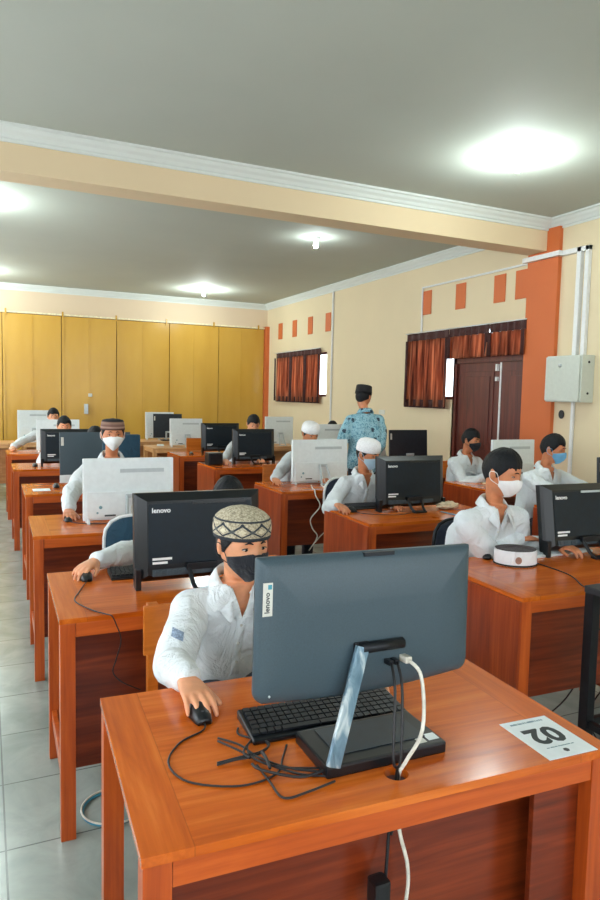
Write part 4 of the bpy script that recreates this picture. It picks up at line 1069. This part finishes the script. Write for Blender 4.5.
    # collar
    bm = BM(); g = []; nU = 30
    for i in range(nU+1):
        u = -1+2*i/nU; a = u*R(155); au = abs(u); row = []
        sx_, cy_ = math.sin(a), math.cos(a); lean = .014*cy_; dr = max(0, au-.55)/.45
        for (rad, dz) in ((.061, .0), (.064, .028), (.069, .036), (.080, .026), (.100+.010*dr, -.008-.016*dr)):
            if not stand or True:
                p = nb+V((sx_*rad, .008+cy_*rad*.95, dz+.010+lean*1.2-.052*dr)); row.append(p)
        row[4] = row[4]+V((0, -.016*dr, -.034*dr)); row[3] = row[3]+V((0, -.006*dr, 0))
        g.append([bm.verts.new(p) for p in row])
    for i in range(nU):
        for j in range(4): bm.faces.new((g[i][j], g[i+1][j], g[i+1][j+1], g[i][j+1]))
    c_ = obj('collar', bm, shirt, so, True); q = c_.modifiers.new('s', 'SOLIDIFY'); q.thickness = .003
    # placket with buttons
    if not stand:
        bm = BM(); rows = []
        for k in range(13):
            z = zv-.005-k*.028; pa, _ = front(nb.x-.016, z); pb, _ = front(nb.x+.016, z)
            if pa is None or pb is None or z < .58: break
            rows.append((bm.verts.new(pa), bm.verts.new(pb)))
        for a, b in zip(rows, rows[1:]): bm.faces.new((a[0], a[1], b[1], b[0]))
        if len(rows) > 2:
            pl = obj('placket', bm, shirt, so, True); q = pl.modifiers.new('s', 'SOLIDIFY'); q.thickness = .0035; q.offset = -1
            for k in range(3):
                p, _ = front(nb.x, zv-.03-k*.075, .006)
                if p: bm = BM(); ball(bm, p, (.0055, .002, .0055), 10); obj('button', bm, LAB, so, True)
        else: bm.free()
    if badge:
        sh, e, w = S_[-1]; mid = sh.lerp(e, .42)
        mid = sh.lerp(e, .38); dr_ = V((.35, .9, -.28)).normalized(); sx_, uy_, _d = frame(dr_)
        bm = BM(); gg = []
        for j in range(4):
            row = []
            for i in range(5):
                o = mid-dr_*.3+sx_*(.010*(i-2)-.012)+uy_*(.009*(j-1.5)-.004*i); q = tv.ray_cast(o, dr_); row.append(bm.verts.new((q[0] if q[0] else mid)-dr_*.008))
            gg.append(row)
        for j in range(3):
            for i in range(4): bm.faces.new((gg[j][i], gg[j][i+1], gg[j+1][i+1], gg[j+1][i]))
        obj('sleeve_badge', bm, mat('grey_blue_badge', (140, 158, 182), .8, var=.35, vs=160), so, True)
    # trousers and shoes
    bm = BM()
    for sg in (-1, 1):
        if stand: chain(bm, [V((sg*.07, 0, .92)), V((sg*.09, -.01, .48)), V((sg*.095, .02, FZ+.10))], [.095, .070, .062], 14)
        else: chain(bm, [V((sg*.075, .0, .52)), V((sg*.10, -.40, .50)), V((sg*.10, -.36, FZ+.12))], [.085, .066, .056], 14)
    loft(bm, [(0, 0, pz-.08, .13, .10), (0, 0, pz+.0, .155, .116), (0, 0, pz+.05, .15, .11)])
    me = remesh(bm, .012, 2); obj('trousers', me, TROU, r, True)
    for sg in (-1, 1):
        yy = .0 if stand else -.38
        bm = BM(); rs = []
        for s, wd, h in ((.08, .028, .06), (.04, .036, .085), (-.02, .038, .07), (-.08, .043, .05), (-.13, .040, .04), (-.165, .022, .025)):
            rs.append([V((sg*.098+wd*math.cos(2*PI*k/14), yy+s, FZ+(max(0, .4*h+h*.6*math.sin(2*PI*k/14)) if math.sin(2*PI*k/14) > -.5 else 0))) for k in range(14)])
        rings(bm, rs); obj('shoe', bm, SHOE, r, True)
    if face: eyes_item(r, T, closed)
    if hair: hair_item(r, T, bool(cap), .004, fr, seed)
    if mask: mask_item(r, T, mask, mstyle)
    if cap: cap_item(r, T, cap)
    return r
person('boy in diamond-patterned cap and black mask behind the foreground computer', .80, 2.36, 0, head=(.0, -.20, 1.085), yaw=8, pitch=6, roll=0, hr=(-.300, -.565, .803), hl=(.22, -.62, .80), hdr=(.05, -1, -.10),
       cap='diamond', mask=BLKM, vox=.0042, svox=.005, hs=1.04, sw=.18, curl=20, badge=True, shz=.935, seed=1, elr=(-.35, .5, -.8))
chair_wood('wooden chair behind the boy in the diamond cap', .74, 2.31, 0, .80)
person('boy hidden behind the second left computer, hand out on a mouse', 1.12, 3.78, 0, head=(.10, -.24, 1.02), yaw=0, pitch=18, hr=(-.655, -.54, .805), hl=(.10, -.60, .80), hdr=(-.65, -.75, -.1), elr=(-.2, .7, -.2), shz=.88, seed=2)
chair_metal('padded teal chair with white rim behind the second left computer', .84, 4.0-.15, 0, .86)
person('boy in brown striped cap and white mask behind the large white computer', .86, 5.30, 0, head=(.0, -.17, 1.285), yaw=-4, pitch=6, hr=(-.36, -.58, .80), hl=(.14, -.5, .80), cap='stripe', mask=WHTM, hs=1.0, sw=.185, shz=1.10, seed=3, closed=.2, sk=SKD, elr=(-.9, .2, -.4))
chair_office('teal office chair with high back behind the boy in the striped cap', 1.00, 5.33, 0, 1.26, TEAL, .15)
person('boy behind the slate computer, only the top of his black hair showing', .98, 6.98, 0, head=(.0, -.12, 1.135), pitch=24, shz=.97, seed=4, vox=.009, svox=.01)
person('boy with black hair peeking over the left black computer', .88, 8.85, 0, head=(-.0, -.12, 1.165), pitch=10, shz=1.03, seed=5, vox=.009, svox=.01, sk=SKL)
person('boy reaching his right arm to the desk edge, farthest on the left', .90, 10.75, 0, head=(.02, -.12, 1.215), pitch=8, hr=(-.55, -.52, .80), shz=1.06, seed=6, vox=.009, svox=.01, elr=(-.6, .6, -.2))
person('boy with black bangs and white mask sitting behind the white and black cap', 2.56, 3.14, R(4), head=(-.08, -.34, 1.212), yaw=17, pitch=14, hr=(.14, -.27, .83), hl=(.32, -.38, .80), hdr=(1, -.25, -.05), hdl=(.2, -1, -.05), mask=WHTM, vox=.005, svox=.006, hs=1.04, sw=.215, sk=SKD, shz=1.025, seed=7, fr=27, elr=(-1, .0, -.6), closed=.35)
chair_metal('padded dark chair behind the boy with black bangs', 2.84, 3.32, 0, .82, NAVY, CRM)
person('boy in white skullcap and pale blue mask in the middle column', 2.75, 4.84, 0, head=(.01, -.22, 1.15), yaw=20, pitch=16, hr=(-.38, -.44, .80), hl=(.1, -.45, .80), cap='white', mask=mat('pale_blue_mask', (176, 208, 226), .8, var=.03), mstyle=1, sk=SKD, hs=1.0, sw=.18, shz=.985, seed=8, closed=.3)
chair_metal('padded navy chair with white rim behind the boy in the skullcap', 2.87, 4.95, 0, .90, NAVY)
person('boy in greyish shirt and white cap leaning behind the middle white computer', 2.84, 6.42, 0, head=(.18, -.20, 1.215), yaw=4, pitch=22, hr=(-.32, -.46, .80), hl=(.2, -.45, .80), cap='white', shirt=SHIRTG, sk=SKD, shz=1.05, seed=9, vox=.008, svox=.009)
chair_wood('wooden chair to the left of the boy in the greyish shirt', 2.90, 6.50, 0, .86)
person('boy with round black hair bending low behind the two black computers', 2.93, 8.28, 0, head=(.22, -.10, 1.225), pitch=25, yaw=-6, hr=(-.27, -.42, .80), hl=(.2, -.4, .8), shirt=SHIRTG, shz=1.09, seed=10, vox=.008, svox=.009)
chair_office('dark padded chair beside the boy bending low', 3.38, 8.5, 0, 1.05, NAVY)
chair_wood('wooden chair behind the black box on the middle desk', 2.96, 9.75, 0, .93)
person('boy with black hair and black mask writing at the desk by the double door', 4.66, 5.86, R(2), head=(.05, -.10, 1.165), yaw=18, pitch=8, hr=(.0, -.40, .80), hl=(.16, -.42, .82), mask=BLKM, sk=SKD, hs=1.0, sw=.18, shz=1.0, seed=11, fr=24)
chair_wood('wooden chair of the black-masked boy by the door', 4.52, 5.90, 0, .92)
person('boy with black hair and blue mask at the right edge, in front of the pillar', 4.38, 4.52, R(4), head=(.05, -.18, 1.19), yaw=24, pitch=12, hr=(.10, -.50, .82), hl=(.45, -.52, .82), mask=BLUM, mstyle=1, sk=SKD, hs=1.04, sw=.20, shz=1.02, seed=12, closed=.4)
person('pupil with black hair sitting just right of the teacher, mostly hidden', 4.66, 7.72, 0, head=(-.04, -.12, 1.14), pitch=5, shz=.98, seed=13, vox=.009, svox=.01)
person('pupil whose dark hair shows just left of the teacher, above a white computer', 4.95, 9.75, 0, head=(.12, -.12, 1.085), pitch=5, shz=.93, seed=14, vox=.009, svox=.01, sk=SKD)
person('teacher in blue patterned shirt and black cap standing with his back turned', 3.69, 6.28, R(172), head=(-.02, -.09, 1.60), yaw=-48, pitch=14, cap='peci', hair=True, shirt=BATIK, stand=True, vox=.008, svox=.009, sk=SKD, sw=.185, shz=1.43, seed=15, hr=(-.17, -.14, .92), hl=(.22, -.16, .95), elr=(-.15, .6, -.4), face=True)
# ------------------------------------------------------------------ light
w = bpy.data.worlds.new('world'); S.world = w; w.use_nodes = True
bg = w.node_tree.nodes['Background']; bg.inputs[0].default_value = (.88, .95, 1.0, 1); bg.inputs[1].default_value = 2.2
S.view_settings.view_transform = 'Standard'; S.view_settings.look = 'None'; S.view_settings.gamma = 1; S.view_settings.exposure = 1.4
S.view_settings.use_curve_mapping = False

# ------------------------------------------------------------------ lift to floor level 0 and bring to real size
SC = .87
for o in list(S.objects):
    if o.parent: continue
    if o.type == 'CAMERA':
        o.location = V((0, 0, (H-FZ)*SC)); continue
    m_ = o.matrix_basis.copy(); o.matrix_basis = Mx.Diagonal((SC, SC, SC, 1)) @ Mx.Translation((0, 0, -FZ)) @ m_
for l in bpy.data.lights: l.energy *= SC*SC; l.shadow_soft_size *= SC
